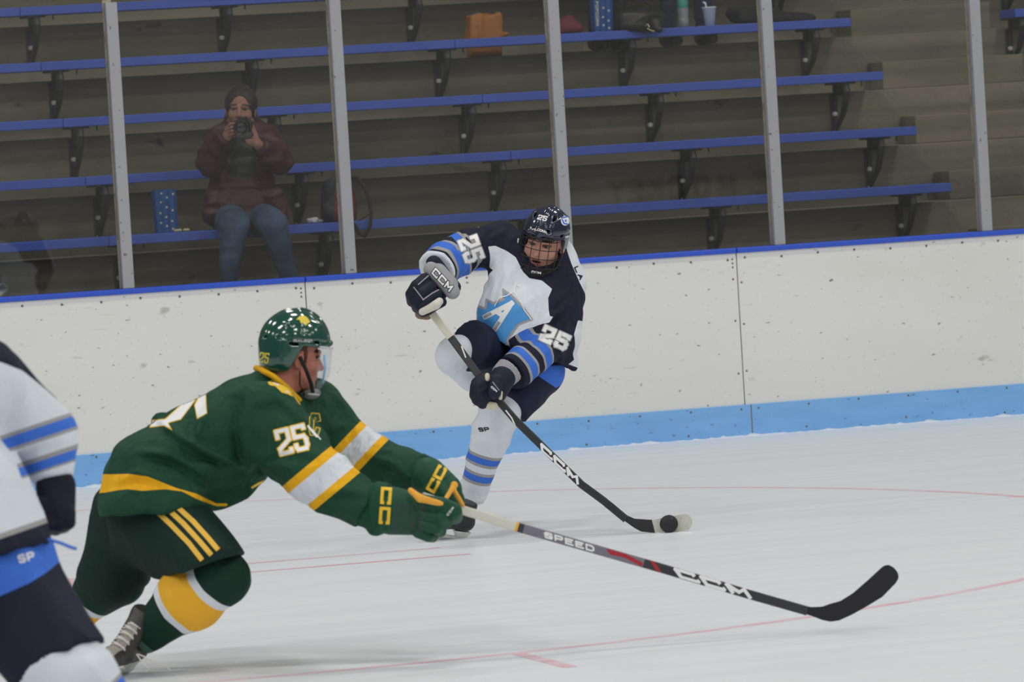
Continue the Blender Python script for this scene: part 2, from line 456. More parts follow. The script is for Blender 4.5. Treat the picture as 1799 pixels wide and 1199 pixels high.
def slab(name, fig, parent, poly, dzf, thick, mt, cell=4.0, attrs=None, rnd=0.0):
    """a flat solid with a traced edge and its own thickness and bend (stick blades)"""
    poly = np.array(poly, float); lo = poly.min(0)-cell*2; hi = poly.max(0)+cell*2
    V2, F = flat_mesh(lambda P: sd_poly(P, poly)-rnd, lo-rnd, hi+rnd, cell)
    A = np.array([fig.p(u, v, dzf(u, v)) for u, v in V2]); n = nrm(FW); B = A+n*thick
    N = len(A); FF = [f[::-1] for f in F]+[[k+N for k in f] for f in F]
    from collections import Counter
    ed = Counter(); dr = {}
    for f in F:
        for a, b in zip(f, f[1:]+f[:1]): ed[tuple(sorted((a, b)))] += 1; dr[tuple(sorted((a, b)))] = (a, b)
    for e, k in ed.items():
        if k == 1: a, b = dr[e]; FF.append([a, b, b+N, a+N])
    VV = np.concatenate([A, B]); UV = np.concatenate([V2, V2])
    return mesh_obj(name, VV, FF, mt, parent, False, {k: f(UV) for k, f in attrs.items()} if attrs else None), BVHTree.FromPolygons(VV.tolist(), FF)
# ================================================================ the rink
M = {}
M['ice'] = mat('ice', c3(202, 205, 209), rough=0.34, spec=0.35, bump=[((1.5, 60, 1), .10, .002)],
    var=[((.5, 6, 1), (.42, .62), (.95, .955, .965, 1)), ((1.2, 40, 1), (.5, .7), (.975, .98, .98, 1)), ((3, 150, 1), (.62, .72), (1, 1, 1, 1), 'mix')])
M['ice'].node_tree.nodes['Principled BSDF'].inputs['Roughness'].default_value = .38
M['line'] = mat('line_paint_under_ice', c3(200, 150, 160), rough=.4, var=[((1, 30, 1), (.35, .65), c3(204, 190, 196), 'mix')])
M['board'] = mat('board_plastic', c3(204, 203, 200), rough=.42, bump=[(9, .12, .01)],
    var=[((24, 24, 42), (.69, .735), c3(128, 128, 126), 'mix', 2), ((8, 8, 14), (.66, .74), c3(168, 167, 162), 'mix', 8), ((3, 3, 44), (.70, .76), c3(176, 174, 168), 'mix', 3), ((70, 70, 90), (.72, .76), c3(150, 148, 144), 'mix', 1), ((.7, .7, 2), (.35, .7), (.94, .94, .92, 1))])
M['kick'] = mat('kick_plate_plastic', c3(112, 160, 212), rough=.4,
    var=[((26, 26, 60), (.69, .72), c3(80, 120, 165), 'mix', 2), ((3, 3, 14), (.4, .75), (.86, .9, .93, 1)), ((1.5, 1.5, 90), (.74, .77), c3(70, 100, 140), 'mix', 3)])
M['cap'] = mat('cap_rail_blue', c3(44, 76, 178), rough=.35)
M['post'] = mat('post_aluminium', c3(142, 142, 146), rough=.5, var=[((40, 40, 30), (.70, .72), c3(95, 95, 95), 'mix', 2), ((3, 3, 1), (.4, .7), (.94, .94, .95, 1))])
M['gasket'] = mat('gasket_cream', c3(150, 140, 122), rough=.7, var=[((30, 30, 12), (.5, .6), (.6, .6, .6, 1))])
M['screw'] = mat('screw_steel', c3(95, 92, 88), rough=.4)
M['joint'] = mat('joint_tan', c3(120, 112, 100), rough=.8)
M['seam'] = mat('seam_grey', c3(60, 60, 60), rough=.9)  # dark grey core of the boards, showing in the gaps between panels
M['glass'] = glass_mat('rink_glass', (.96, .955, .945, 1), .06, .02, (.55, .60, .60, 1), .005)
M['concrete'] = mat('stand_concrete', c3(122, 117, 103), rough=.85, bump=[(40, .3, .01)],
    var=[((.35, .35, 9.0), (.38, .62), (.66, .68, .68, 1), 'mul', 2), ((1.3, 1.3, 2.2), (.35, .7), (.72, .72, .70, 1), 'mul', 6), ((30, 30, 30), (.3, .8), (.85, .85, .85, 1)), ((5, 5, 8), (.68, .76), c3(52, 50, 46), 'mix', 4)])
M['plank'] = mat('bench_blue', c3(56, 80, 160), rough=.45, var=[((3, 3, 3), (.4, .7), (.88, .9, .94, 1))])
M['iron'] = mat('bracket_iron', c3(44, 47, 49), rough=.45)
M['bolt'] = mat('bolt_steel', c3(190, 192, 190), rough=.35)

SX0 = on_plane(1293.5, 446, (0, 1, 0), 0)[0]
PAN = 2.4384
ice = structure(mesh_obj('floor', [(-24, -30, -.06), (24, -30, -.06), (24, .12, -.06), (-24, .12, -.06), (-24, -30, 0), (24, -30, 0), (24, .12, 0), (-24, .12, 0)],
    [[0, 3, 2, 1], [4, 5, 6, 7], [0, 1, 5, 4], [1, 2, 6, 5], [2, 3, 7, 6], [3, 0, 4, 7]], M['ice'], None, False))
CX, CY, CR = -1.90026, -6.21538, 4.572
LZ = [.0003]
def flat_line(pts, w, closed=False):
    LZ[0] += .00005; z_ = LZ[0]
    V = []; F = []; n = len(pts)
    for i, p in enumerate(pts):
        a = np.array(pts[i-1] if (closed or i > 0) else p); b = np.array(pts[(i+1) % n] if (closed or i < n-1) else p)
        t = (b-a)/np.linalg.norm(b-a); q = np.array([-t[1], t[0]])*w/2; p = np.array(p)
        V += [(*(p+q), z_), (*(p-q), z_)]
    for i in range(n if closed else n-1):
        j = (i+1) % n; F.append([2*i, 2*i+1, 2*j+1, 2*j])
    return V, F
def line(name, pts, w, closed=False):
    V, F = flat_line(pts, w, closed); mesh_obj(name, V, F, M['line'], ice, False)
line('painted_circle', [(CX+CR*math.cos(t), CY+CR*math.sin(t)) for t in np.linspace(0, 2*math.pi, 161)[:-1]], .05, True)
for sx in (1, -1):
    for sy in (1, -1):
        line('painted_line', [(CX+sx*.61, CY+sy*.23), (CX+sx*1.83, CY+sy*.23)], .05)
        line('painted_line', [(CX+sx*.61, CY+sy*.23), (CX+sx*.61, CY+sy*1.1)], .05)
        y = math.sqrt(CR**2-.73**2)
        line('painted_line', [(CX+sx*.73, CY+sy*y), (CX+sx*.73, CY+sy*(y+.62))], .05)
V = [(CX, CY, .0005)]+[(CX+.3*math.cos(t), CY+.3*math.sin(t), .0005) for t in np.linspace(0, 2*math.pi, 33)[:-1]]
mesh_obj('painted_spot', V, [[0, i+1, (i+1) % 32+1] for i in range(32)], M['line'], ice, False)
V, F = [], []
xs = np.arange(-10, 12, .012); nn = vnoise(np.stack([xs*9, xs*0, xs*0+3], 1).astype(np.float32)+100); n2 = vnoise(np.stack([xs*31, xs*0, xs*0+9], 1).astype(np.float32)+100)
for x, a, b in zip(xs, nn, n2):
    h = .002+.007*a*a+.012*b**4+random.random()*.002; V += [(x, -.02-.03*a, 0), (x, -.004, h), (x, .004, h*.3)]
for i in range(len(xs)-1):
    for k in (0, 1): F.append([3*i+k, 3*i+3+k, 3*i+4+k, 3*i+1+k])
sn = mesh_obj('snow_ridge', V, F, mat('snow', c3(212, 214, 216), rough=.8), ice, True); sn['kind'] = 'stuff'

# ---- boards along the far side
wall = structure(MB().box((-10.5, .03, 0), (12.5, .10, 1.0)).build('wall_far', M['seam'], None))
HB, HK, HC = 1.0325, .1735, .028
screws = MB()
x = SX0-4*PAN
while x < 12:
    a, b = x+.003, x+PAN-.003
    if b > -10 and a < 12:
        MB().box((a, 0, HK-.01), (b, .028, HB-HC), .002).build('board_panel', M['board'], wall)
        MB().box((a+.03, -.012, .0), (b+.03, .0, HK), .003).build('kick_plate', M['kick'], wall)
        MB().box((a-.001, -.014, HB-HC), (b+.001, .13, HB), .005).build('cap_rail', M['cap'], wall)
        for k in range(12):
            sx = a+.045+k*(PAN-.1)/11.0; dz = random.uniform(-.006, .006)
            screws.lathe((sx, .0002, HB-HC-.03+dz), [(.0075, 0), (.0055, .002)], 8, (0, -1, 0))
        for k in range(9):
            screws.lathe((a+.07+k*(PAN-.1)/8.0, -.0118, HK-.02+random.uniform(-.005, .005)), [(.007, 0), (.005, .002)], 8, (0, -1, 0))
            if k % 2: screws.lathe((a+.05+k*(PAN-.1)/8.0, -.0118, .028+random.uniform(-.008, .012)), [(.007, 0), (.005, .002)], 8, (0, -1, 0))
        for k in range(3): screws.lathe((b-.022, .0002, HB-HC-.033-.022*k), [(.006, 0), (.004, .002)], 8, (0, -1, 0))
        for zz in (.36, .62, .86):
            for sx in (a+.018, b-.024): screws.lathe((sx, .0002, zz+random.uniform(-.02, .02)), [(.0065, 0), (.0045, .002)], 8, (0, -1, 0))
        MB().box((b+.026, -.0105, .0), (b+.034, .0005, HK-.002)).build('kick_joint', M['joint'], wall)
    x += PAN
so = screws.build('screw_heads', M['screw'], wall); so['kind'] = 'stuff'
GT = HB+1.515
for i in range(-5, 10):
    px = i*1.2192
    MB().box((px-.031, -.004, HB), (px+.031, .05, GT), .004).build('glass_post', M['post'], wall)
    MB().box((px-.036, .05, HB), (px+.012, .068, GT+.014), .003).build('post_gasket', M['gasket'], wall)
    MB().box((px+.031, .026, HB), (px+1.2192-.031, .038, GT)).build('glass_pane', M['glass'], wall)

# ---- concrete stand
YJ = lambda j: .643+.49*j
ZJ = lambda j: 1.303+.329*j
TJ = lambda j: ZJ(j)-.105
AO = .27
stand = structure(MB().box((-11, .13, 0), (14, YJ(0)+AO, TJ(-1))).build('floor_stand', M['concrete'], None))
for j in range(0, 8):
    st = MB().box((-11, YJ(j)+AO, TJ(j-1)-.2), (14, YJ(j+1)+AO+.1, TJ(j)), .006).build('concrete_step', M['concrete'], stand)
    if j < 7:
        MB().box((5.12, YJ(j)+AO-.245, TJ(j-1)), (6.02, YJ(j)+AO, TJ(j-1)+.165), .006).build('aisle_step', M['concrete'], stand)
structure(MB().box((-11, YJ(8)+AO, TJ(6)), (14, YJ(8)+AO+.2, TJ(7)+4)).build('wall_back', M['concrete'], None))

def bracket(parent, x, j):
    m = MB(); yb = YJ(j)+AO; zt = ZJ(j)-.05; zb = TJ(j-1)+.078
    m.box((x-.055, YJ(j)+.03, zt-.012), (x+.055, YJ(j)+.25, zt))                     # plate under the plank
    m.box((x-.022, yb-.012, zb), (x+.022, yb, TJ(j)-.012), .003)                     # back plate on the riser
    pts = [(x, YJ(j)+.045, zt-.012), (x, YJ(j)+.035, zt-.05), (x, YJ(j)+.055, zt-.10), (x, YJ(j)+.11, zt-.18), (x, yb-.05, zt-.26), (x, yb-.02, zb+.02)]
    m.tube(pts, [.020, .022, .021, .018, .014, .011], 8)
    m.tube([(x, YJ(j)+.20, zt-.01), (x, yb-.03, zt-.06), (x, yb-.018, zt-.16), (x, yb-.016, zb+.02)], .009, 6)
    m.box((x-.004, YJ(j)+.06, zt-.075), (x+.004, yb-.01, zt-.008))
    br = m.build('bracket', M['iron'], parent, False)
    for zz in (zb+.018, zb+.125): MB().lathe((x, yb-.012, zz), [(.015, 0), (.015, .012), (.008, .018)], 8, (0, -1, 0)).build('bolt', M['bolt'], br)
    MB().tube([(x+.10, YJ(j)+.05, zt+.002), (x+.10, YJ(j)+.05, zt-.028)], .005, 6).build('plank_bolt', M['iron'], br)
XE = 4.929
cols0 = [.151-2*1.16, .151-1.16, .151, 1.29, 2.438, 3.567, 4.708]
names = ['lowest, under the seated woman', 'second from the bottom, behind the woman', 'third from the bottom, behind the woman head', 'fourth from the bottom, under the white cup', 'fifth from the bottom, at the top edge']
for j in range(5):
    b = thing('bench', 'long blue bench plank on dark iron brackets, '+names[j], 'bench', (XE-5, YJ(j), TJ(j-1)), 'blue benches of the stand')
    L = 2.44; x = XE
    while x > -10:
        MB().box((max(x-L, -10)+.002, YJ(j), ZJ(j)-.05), (x, YJ(j)+.245, ZJ(j)), .004).build('plank', M['plank'], b); x -= L
    for xc in cols0: bracket(b, xc+.012*(j % 2), j)
b = thing('bench', 'short end of a blue bench across the concrete aisle, at the upper right corner', 'bench', (6.1, YJ(3), TJ(2)), 'blue benches of the stand')
X4 = on_plane(1783, 20, (0, 1, 0), YJ(3))[0]
MB().box((X4, YJ(3), ZJ(3)-.05), (11, YJ(3)+.245, ZJ(3)), .004).build('plank', M['plank'], b)
bracket(b, X4+.06, 3)
b = thing('bench', 'blue bench across the aisle with only its bracket foot showing at the top right', 'bench', (6.1, YJ(4), TJ(3)), 'blue benches of the stand')
X5 = on_plane(1764, 5, (0, 1, 0), YJ(4)+AO)[0]
MB().box((X5-.12, YJ(4), ZJ(4)-.05), (11, YJ(4)+.245, ZJ(4)), .004).build('plank', M['plank'], b)
bracket(b, X5, 4)
# ---- the wall behind the photographer: only its reflection shows in the glass
WN = 36.0
wn = structure(MB().box((-45, -WN-.3, 0), (45, -WN, 7.5)).build('wall_near', mat('near_wall_paint', c3(196, 194, 186), rough=.8, var=[((.12, .12, .3), (.35, .65), (.7, .7, .72, 1))]), None))
lm = mat('near_wall_letters', c3(30, 32, 40), rough=.8)
for ch, u in zip('YEKCOH E', (1086, 1119, 1152, 1190, 1235, 1280, 1310, 1342)):
    if ch == ' ': continue
    st = text_strokes(ch, 22, 36, 0); V2, F2 = flat_mesh(lambda P: sd_strokes(P, st, 8), (-20, -26), (20, 26), 2.5)
    c = on_plane(u, 330-(u-1200)*.06, (0, 1, 0), WN); s_ = FP/float((c-CAM) @ FW)
    V = [(c[0]+a/s_, -WN+.01, c[2]-b_/s_) for a, b_ in V2*[-1, 1]]
    mesh_obj('painted_letter', V, F2, lm, wn, False)
# ================================================================ players: shared makers
CL = {}
def cloth(name, col, layers=None, rough=.75, wr=.5):
    return mat(name, col, rough=rough, spec=.25, layers=layers, bump=[((9.0, 9.0, 4.0), min(1, wr*1.1), .05), (26.0, wr*.6, .015), (900.0, .12, .001)])
NAVY = c3(25, 27, 43); WHITE = c3(192, 197, 203); GREY = c3(140, 138, 138); ROYAL = c3(56, 100, 186); SKIN = c3(176, 132, 116)
GREEN = c3(24, 66, 48); DGREEN = c3(14, 42, 34); GOLD = c3(212, 155, 22); BLACK = c3(26, 26, 28)
M['white_paint'] = mat('white_lettering', c3(214, 216, 220), rough=.6)
M['grey_paint'] = mat('grey_lettering', c3(142, 140, 142), rough=.6)
M['black_paint'] = mat('black_lettering', c3(28, 28, 32), rough=.6)
M['gold_paint'] = mat('gold_lettering', c3(222, 168, 36), rough=.6)
M['blue_paint'] = mat('blue_lettering', c3(64, 132, 190), rough=.6)
M['royal_paint'] = mat('royal_lettering', c3(52, 96, 190), rough=.6)
M['red_paint'] = mat('red_lettering', c3(150, 32, 40), rough=.6)
M['steel'] = mat('steel', c3(170, 172, 174), rough=.25, metal=.8)
M['skate_black'] = mat('skate_black', c3(30, 30, 32), rough=.4)
M['holder_white'] = mat('holder_white', c3(196, 197, 192), rough=.45)
M['lace'] = mat('lace_cotton', c3(196, 192, 184), rough=.8)

def frame(fwd, up):
    """columns: right (as the viewer sees it), forward, up"""
    f = nrm(fwd); u = nrm(np.array(up, float)-f*(f @ up)); r = np.cross(f, u); return np.stack([r, f, u], 1)
def cdir(x, y, z):
    """direction given as picture right, picture up, towards the camera"""
    return nrm(RT*x+UP*y-FW*z)

def head_ops(S, o, A, mouth=0.0, sc=1.0, beard=0.0):
    g = lambda x, y, z: o+A @ (np.array([x, y, z], float)*sc)
    S.ell(g(0, -.012, .03), np.array((.076, .094, .088))*sc, A, .0)
    S.ell(g(0, .022, -.035), np.array((.060, .070, .082))*sc, A, .02*sc)
    S.ell(g(0, .066, -.098), np.array((.024, .022, .018))*sc, A, .02*sc)
    for s in (1, -1):
        S.ell(g(.040*s, .058, -.028), np.array((.026, .026, .026))*sc, A, .015*sc)
        S.cap(g(.060*s, .0, -.06), g(.030*s, .052, -.098), .014*sc, .014*sc, .02*sc)
        S.sub(lambda X, s=s: sd_ell(X, g(.031*s, .094, .004), np.array((.018, .012, .011))*sc, A), .008*sc)
        S.cap(g(.048*s, .074, .026), g(.014*s, .086, .021), .0085*sc, .0085*sc, .007*sc)
        S.cap(g(.018*s, .086, .0120), g(.043*s, .079, .0105), .0048*sc, .0048*sc, .003*sc); S.cap(g(.019*s, .084, -.0065), g(.042*s, .078, -.0055), .0038*sc, .0038*sc, .003*sc)
        S.ell(g(.078*s, -.008, -.012), np.array((.009, .019, .031))*sc, A, .006*sc)
    S.cap(g(0, .084, .012), g(0, .104, -.030), .0065*sc, .0115*sc, .009*sc)
    for s in (1, -1): S.ell(g(.012*s, .094, -.034), np.array((.008, .009, .007))*sc, A, .006*sc)
    S.cap(g(-.021, .080, -.060), g(.021, .080, -.060), .0065*sc, .0065*sc, .006*sc)
    S.cap(g(-.017, .080, -.072-mouth), g(.017, .080, -.072-mouth), .0065*sc, .0065*sc, .006*sc)
    if mouth > 0: S.sub(lambda X: sd_ell(X, g(0, .088, -.066-mouth/2), np.array((.019, .014, .004+mouth/2))*sc, A), .003)
    S.cap(g(0, -.012, -.06), g(0, -.035, -.15), .052*sc, .056*sc, .02*sc)
def head_attrs(o, A, mouth=0.0, sc=1.0):
    loc = lambda V: ((V-o) @ A)/sc
    def brow(V):
        L = loc(V); x = np.abs(L[:, 0]); z = .0285-.10*(x-.03)-3.5*(x-.034)**2
        return np.where((L[:, 1] > .05), np.minimum(.0048-np.abs(L[:, 2]-z), .020-np.abs(x-.034)), -1)*sc
    def lips(V):
        L = loc(V); q = ((L[:, 0]/.023)**2+((L[:, 2]+.066+mouth/2)/(.0125+mouth/2))**2); return np.where(L[:, 1] > .05, (1-q)*.01, -1)
    def mth(V):
        L = loc(V); q = ((L[:, 0]/.018)**2+((L[:, 2]+.066+mouth/2)/(.0035+mouth/2))**2); return np.where(L[:, 1] > .05, (1-q)*.01, -1) if mouth > 0 else -np.ones(len(V))
    def lash(V):
        L = loc(V); q = ((np.abs(L[:, 0])-.031)/.0175)**2+((L[:, 2]-.0055)/.0080)**2; return np.where(L[:, 1] > .05, (1-q)*.01, -1)
    def stub(V):
        L = loc(V); return np.where((L[:, 2] < -.052) & (L[:, 2] > -.125), .01, -.01)
    return dict(brow=brow, lips=lips, mouth=mth, stub=stub, lash=lash)
def skin_mat(name, tone, stub=None):
    ly = [('lips', c3(140, 86, 80)), ('mouth', c3(46, 22, 24)), ('lash', c3(84, 58, 52)), ('brow', c3(46, 34, 30))]
    if stub: ly = [('stub', stub)]+ly
    return mat(name, tone, rough=.5, spec=.35, layers=ly, bump=[(160, .12, .002)], var=[((14, 14, 14), (.35, .75), (.90, .80, .78, 1))])
def eyes(parent, o, A, sc=1.0, look=(0, 1, 0), col=(60, 44, 34)):
    for s in (1, -1):
        c = o+A @ (np.array([.031*s, .0735, .003])*sc); d = nrm(A @ np.array(look, float))
        a = nrm(np.cross(A[:, 2], d)); b = np.cross(d, a); V = []; F = []; n = 18; mi = []
        prof = [(0.0, 1.0), (.22, .975), (.38, .925), (.54, .84), (.78, .62), (1.0, 0.0)]
        for rr, hh in prof:
            for k in range(n):
                t = 2*math.pi*k/n; V.append(c+(a*math.cos(t)*rr+b*math.sin(t)*rr+d*hh)*.0118*sc)
        for i in range(len(prof)-1):
            for k in range(n): F.append([i*n+k, i*n+(k+1) % n, (i+1)*n+(k+1) % n, (i+1)*n+k]); mi.append(0 if i < 1 else (1 if i < 3 else 2))
        e = mesh_obj('eye', V, F, [EYM['pupil'], EYM['iris'], EYM['white']], parent, True)
        e.data.polygons.foreach_set('material_index', mi)
EYM = dict(pupil=mat('pupil', c3(8, 8, 8), rough=.1), iris=mat('iris', c3(66, 48, 36), rough=.15), white=mat('eye_white', c3(112, 106, 102), rough=.25))

def helmet(person, o, A, mt, dark, h=.0035, sc=1.0, hz=.122, rz=.038, ry=.015):
    loc = lambda X: ((X-o.astype(np.float32)) @ A.astype(np.float32))/sc
    def rim(L):
        t = np.clip((L[:, 1]+ry)/.05, 0, 1); t = t*t*(3-2*t); b = np.clip((-L[:, 1]-.03)/.06, 0, 1)
        return (-.052-.014*b)*(1-t)+t*rz
    def f(X):
        L = loc(X); x, y, z = L[:, 0], L[:, 1], L[:, 2]
        out = sd_ell(L, (0, -.006, .045), (.103, .132, hz))
        out = smin(out, sd_ell(L, (0, -.045, -.02), (.088, .078, .075)), .03)
        out = smin(out, sd_ell(L, (0, .002, .048), (.040, .131, hz+.005)), .004)      # raised crown
        for s in (1, -1): out = smin(out, sd_cap(L, (.050*s, .062, .118), (.066*s, -.06, .114), .013, .013), .012)   # side ridges
        out = smin(out, sd_cap(L, (-.05, .114, .062), (.05, .114, .062), .011, .011), .008)       # brow ridge
        w = .0022*np.clip((np.abs(z-.048)-.004)/.003, -1, 1)*0
        out = out+.0025*np.exp(-((z-.062-.1*y*0)/.004)**2)*(np.abs(y) < .1)                       # joint line between shells
        out = out+.003*np.exp(-((y+.008)/.0035)**2)*(z > .0)                                      # front and back halves
        out = smax(out, -sd_ell(L, (0, -.006, .037), (.088, .114, hz-.016)), .003)
        out = smax(out, rim(L)-z, .004)
        for c, r in (((0.035, .118, .080), (.013, .03, .0045)), ((-.035, .118, .080), (.013, .03, .0045)), ((.100, .05, .058), (.03, .016, .006)), ((-.100, .05, .058), (.03, .016, .006)),
                     ((.045, .06, .135), (.007, .022, .03)), ((-.045, .06, .135), (.007, .022, .03)), ((.100, -.04, .045), (.03, .02, .006)), ((-.100, -.04, .045), (.03, .02, .006)),
                     ((.03, -.125, .06), (.010, .03, .006)), ((-.03, -.125, .06), (.010, .03, .006))):
            out = smax(out, -sd_ell(L, c, r), .003)
        return out*sc
    S = SDF(); r = .165*sc; S.fn(f, 0, o-r, o+r)
    ob, bv = soft('helmet', S, h, mt, person, it=1, bvh=True)
    pad = SDF(); pad.fn(lambda X: (smax(smax(sd_ell(loc(X), (0, -.006, .022), (.089, .115, .091)), -sd_ell(loc(X), (0, -.008, .022), (.083, .105, .084)), .002), rim(loc(X))+.004-loc(X)[:, 2], .003))*sc, 0, o-r, o+r)
    soft('helmet_padding', pad, .005, dark, ob)
    return ob, bv
def glove_fingers(S, pts_list, radii, k=.004):
    for pts, r in zip(pts_list, radii):
        for a, b in zip(pts[:-1], pts[1:]): S.cap(a, b, r, r*.97, k)

def skate(person, o, fwd, up, boot_mt, lace_mt, sc=1.0, loose=False, top=.245):
    """o: middle of the blade edge on the ice"""
    A = frame(fwd, up); g = lambda x, y, z: o+A @ (np.array([x, y, z], float)*sc)
    S = SDF()
    S.cap(g(0, .10, .085), g(0, .02, .09), .037*sc, .041*sc, .01)
    S.cap(g(0, .125, .083), g(0, .10, .083), .033*sc, .036*sc, .01)
    S.cap(g(0, -.095, .095), g(0, .02, .095), .038*sc, .040*sc, .015)
    S.cap(g(0, -.085, .10), g(0, -.065, .225), .040*sc, .050*sc, .02)
    S.cap(g(0, .03, .12), g(0, -.045, .215), .036*sc, .044*sc, .02)
    S.cut(g(0, 0, .052), -A[:, 2]); S.cut(g(0, 0, top), A[:, 2])
    S.ext(g(0, .16, 0), .02)
    root, bv = soft('skate', S, .0055, boot_mt, person, bvh=True,
        attrs=dict(toe=lambda V: ((V-g(0, .125, .09)) @ A[:, 1])+.012, tong=lambda V: np.minimum(.020-np.abs((V-g(0, 0, 0)) @ A[:, 0]), ((V-g(0, .0, .0)) @ A[:, 1])-.02*sc+.0*sc)))
    m = MB()
    for y0, y1, ya, yb in ((-.125, -.045, -.115, -.07), (.045, .125, .06, .11)):
        P = [g(s*.020, y, .055) for s in (-1, 1) for y in (y0, y1)]+[g(s*.006, y, .020) for s in (-1, 1) for y in (ya, yb)]
        m.add(P, [[0, 1, 3, 2], [4, 6, 7, 5], [0, 4, 5, 1], [2, 3, 7, 6], [0, 2, 6, 4], [1, 5, 7, 3]])
    P = [g(s*.006, y, z) for s in (-1, 1) for y in (-.135, .135) for z in (.014, .026)]
    m.add(P, [[0, 1, 3, 2], [4, 6, 7, 5], [0, 4, 5, 1], [2, 3, 7, 6], [0, 2, 6, 4], [1, 5, 7, 3]])
    m.build('blade_holder', M['holder_white'], root)
    ys = np.linspace(-.14, .145, 13); V = []; F = []
    for y in ys:
        zb = .0+.010*max(0, abs(y)-.10)/.04; zb = max(0, zb)
        for s in (-1, 1): V += [g(s*.0015, y, zb), g(s*.0015, y, .016)]
    for i in range(12):
        a = 4*i; F += [[a, a+4, a+5, a+1], [a+2, a+3, a+7, a+6], [a, a+2, a+6, a+4], [a+1, a+5, a+7, a+3]]
    F += [[0, 1, 3, 2], [48, 50, 51, 49]]
    mesh_obj('blade', V, F, M['steel'], root, False)
    m = MB()
    for i in range(7):
        t = i/6; y = .085-t*.10; z = .126+t*.085+.012*math.sin(t*3)
        if z > top-.012: continue
        w = .026
        m.tube([g(-w, y-.012, z-.008), g(-w*.4, y+.004, z+.004), g(w*.4, y+.006, z+.004), g(w, y-.008, z-.008)], .0028*sc, 5)
        m.tube([g(-w, y-.008, z-.002), g(0, y+.006, z+.008), g(w, y-.014, z+.002)], .0026*sc, 5)
    if loose:
        for sx in loose:
            m.tube([np.array(q) for q in sx], .0028, 5)
    m.build('laces', lace_mt, root)
    return root, bv

def stick(name, label, group, fig, pts, w, th, layers, shaft_mt, base):
    """pts: (u, v, dz) centre line of the shaft, w: height of the broad face"""
    t = thing(name, label, 'hockey stick', base, group)
    P = [fig.p(*q) for q in pts]; V = []; F = []; n = len(P); T = []
    acc = 0
    for i, p in enumerate(P):
        d = nrm(P[min(i+1, n-1)]-P[max(i-1, 0)]); b = nrm(FW-d*(FW @ d)); a = np.cross(d, b)
        if i: acc += np.linalg.norm(p-P[i-1])
        cc = .28
        for sa, sb in ((1, 1-cc), (1, -1+cc), (1-cc, -1), (-1+cc, -1), (-1, -1+cc), (-1, 1-cc), (-1+cc, 1), (1-cc, 1)):
            q = p+a*sa*w/2+b*sb*th/2; V.append(q); T.append(acc)
    for i in range(n-1):
        for k in range(8): F.append([i*8+k, i*8+(k+1) % 8, i*8+8+(k+1) % 8, i*8+8+k])
    F += [list(range(7, -1, -1)), [(n-1)*8+k for k in range(8)]]
    T = np.array(T)
    o = mesh_obj('shaft', V, F, shaft_mt, t, False, {k: f(T) for k, f in layers.items()})
    return t, BVHTree.FromPolygons([tuple(v) for v in V], F), P
def lerp_path(P, n):
    P = [np.array(p, float) for p in P]; out = []
    for a, b in zip(P[:-1], P[1:]):
        for i in range(n): out.append(a+(b-a)*i/n)
    return out+[P[-1]]
# ================================================================ white player shooting
f = Fig(23.74); p = f.p; px = 1/f.s
pw = thing('person', 'shooting hockey player in white and navy jersey with caged navy helmet', 'person', on_plane(806, 945, (0, 0, 1), 0))
DV = nrm(FW)
# ---- jersey
S = SDF()
S.cap(p(884, 430, 0), p(990, 492, .02), 35*px, 36*px, sq=(DV, .9))
S.cap(p(940, 478, -.01), p(924, 560, -.05), 76*px, 82*px, .03, sq=(DV, .66))
S.cap(p(922, 560, -.05), p(930, 640, -.05), 83*px, 80*px, .03, sq=(DV, .82))
S.cap(p(905, 500, -.05), p(893, 575, -.06), 48*px, 52*px, .03, sq=(DV, .8))
hn = nrm(p(834, 588, 0)-p(1000, 652, 0)); hn = nrm(np.cross(hn, DV)); hn = hn if hn @ UP < 0 else -hn
S.cut(p(915, 612, 0), hn, .012)
jt = dict(RA=(p(876, 430, 0), p(808, 445, -.05)), RB=(p(808, 445, -.05), p(768, 474, -.20)), LA=(p(992, 498, 0), p(982, 592, -.10)), LB=(p(982, 592, -.10), p(900, 654, -.28)))
S.cap(*jt['RA'], 35*px, 36*px, .02); S.cap(*jt['RB'], 35*px, 32*px, .012, flat=(0, 1))
S.cap(*jt['LA'], 37*px, 34*px, .02); S.cap(*jt['LB'], 33*px, 29*px, .012, flat=(0, 1))
S.sub(lambda X: sd_ell(X, p(952, 440, -.10), (.085, .085, .085)), .01)
S.disp(folds(.007, 9.0, p(900, 420)-p(940, 600), 3.0, 3))
S.disp(folds(.004, 16.0, p(1000, 470)-p(860, 560), 3.0, 9))
S.disp(creases(f, [[(846, 462), (868, 490), (862, 545)], [(908, 462), (884, 500), (872, 540)], [(925, 605), (955, 585), (975, 552)], [(955, 500), (945, 550), (925, 600)], [(890, 404), (862, 420), (850, 470)], [(1015, 520), (985, 548), (958, 560)], [(818, 410), (812, 445), (820, 480)], [(1000, 560), (985, 610), (990, 640)]], .009, 5.0))
def along(ab, ext=0):
    a, b = ab; d = b-a; L = np.linalg.norm(d); d = d/L
    return lambda V: (V-a) @ d, L
def near(ab, r):
    return lambda V: r-sd_cap(V.astype(np.float32), *ab, 0.0, 0.0)
def fpoly(fig, poly):
    def g(V):
        u, v, z = proj(V); return -sd_poly(np.stack([u, v], 1), poly)/fig.s
    return g
tRA, lRA = along(jt['RA']); tRB, lRB = along(jt['RB']); tLB, lLB = along(jt['LB']); tLA, lLA = along(jt['LA'])
def AND(*g): return lambda V: np.minimum.reduce([h(V) for h in g])
def OR(*g): return lambda V: np.maximum.reduce([h(V) for h in g])
def nearer(ab, others):
    def g(V):
        V = V.astype(np.float32); d = sd_cap(V, *ab, 0., 0.); return np.minimum.reduce([sd_cap(V, *o, 0., 0.) for o in others])-d
    return g
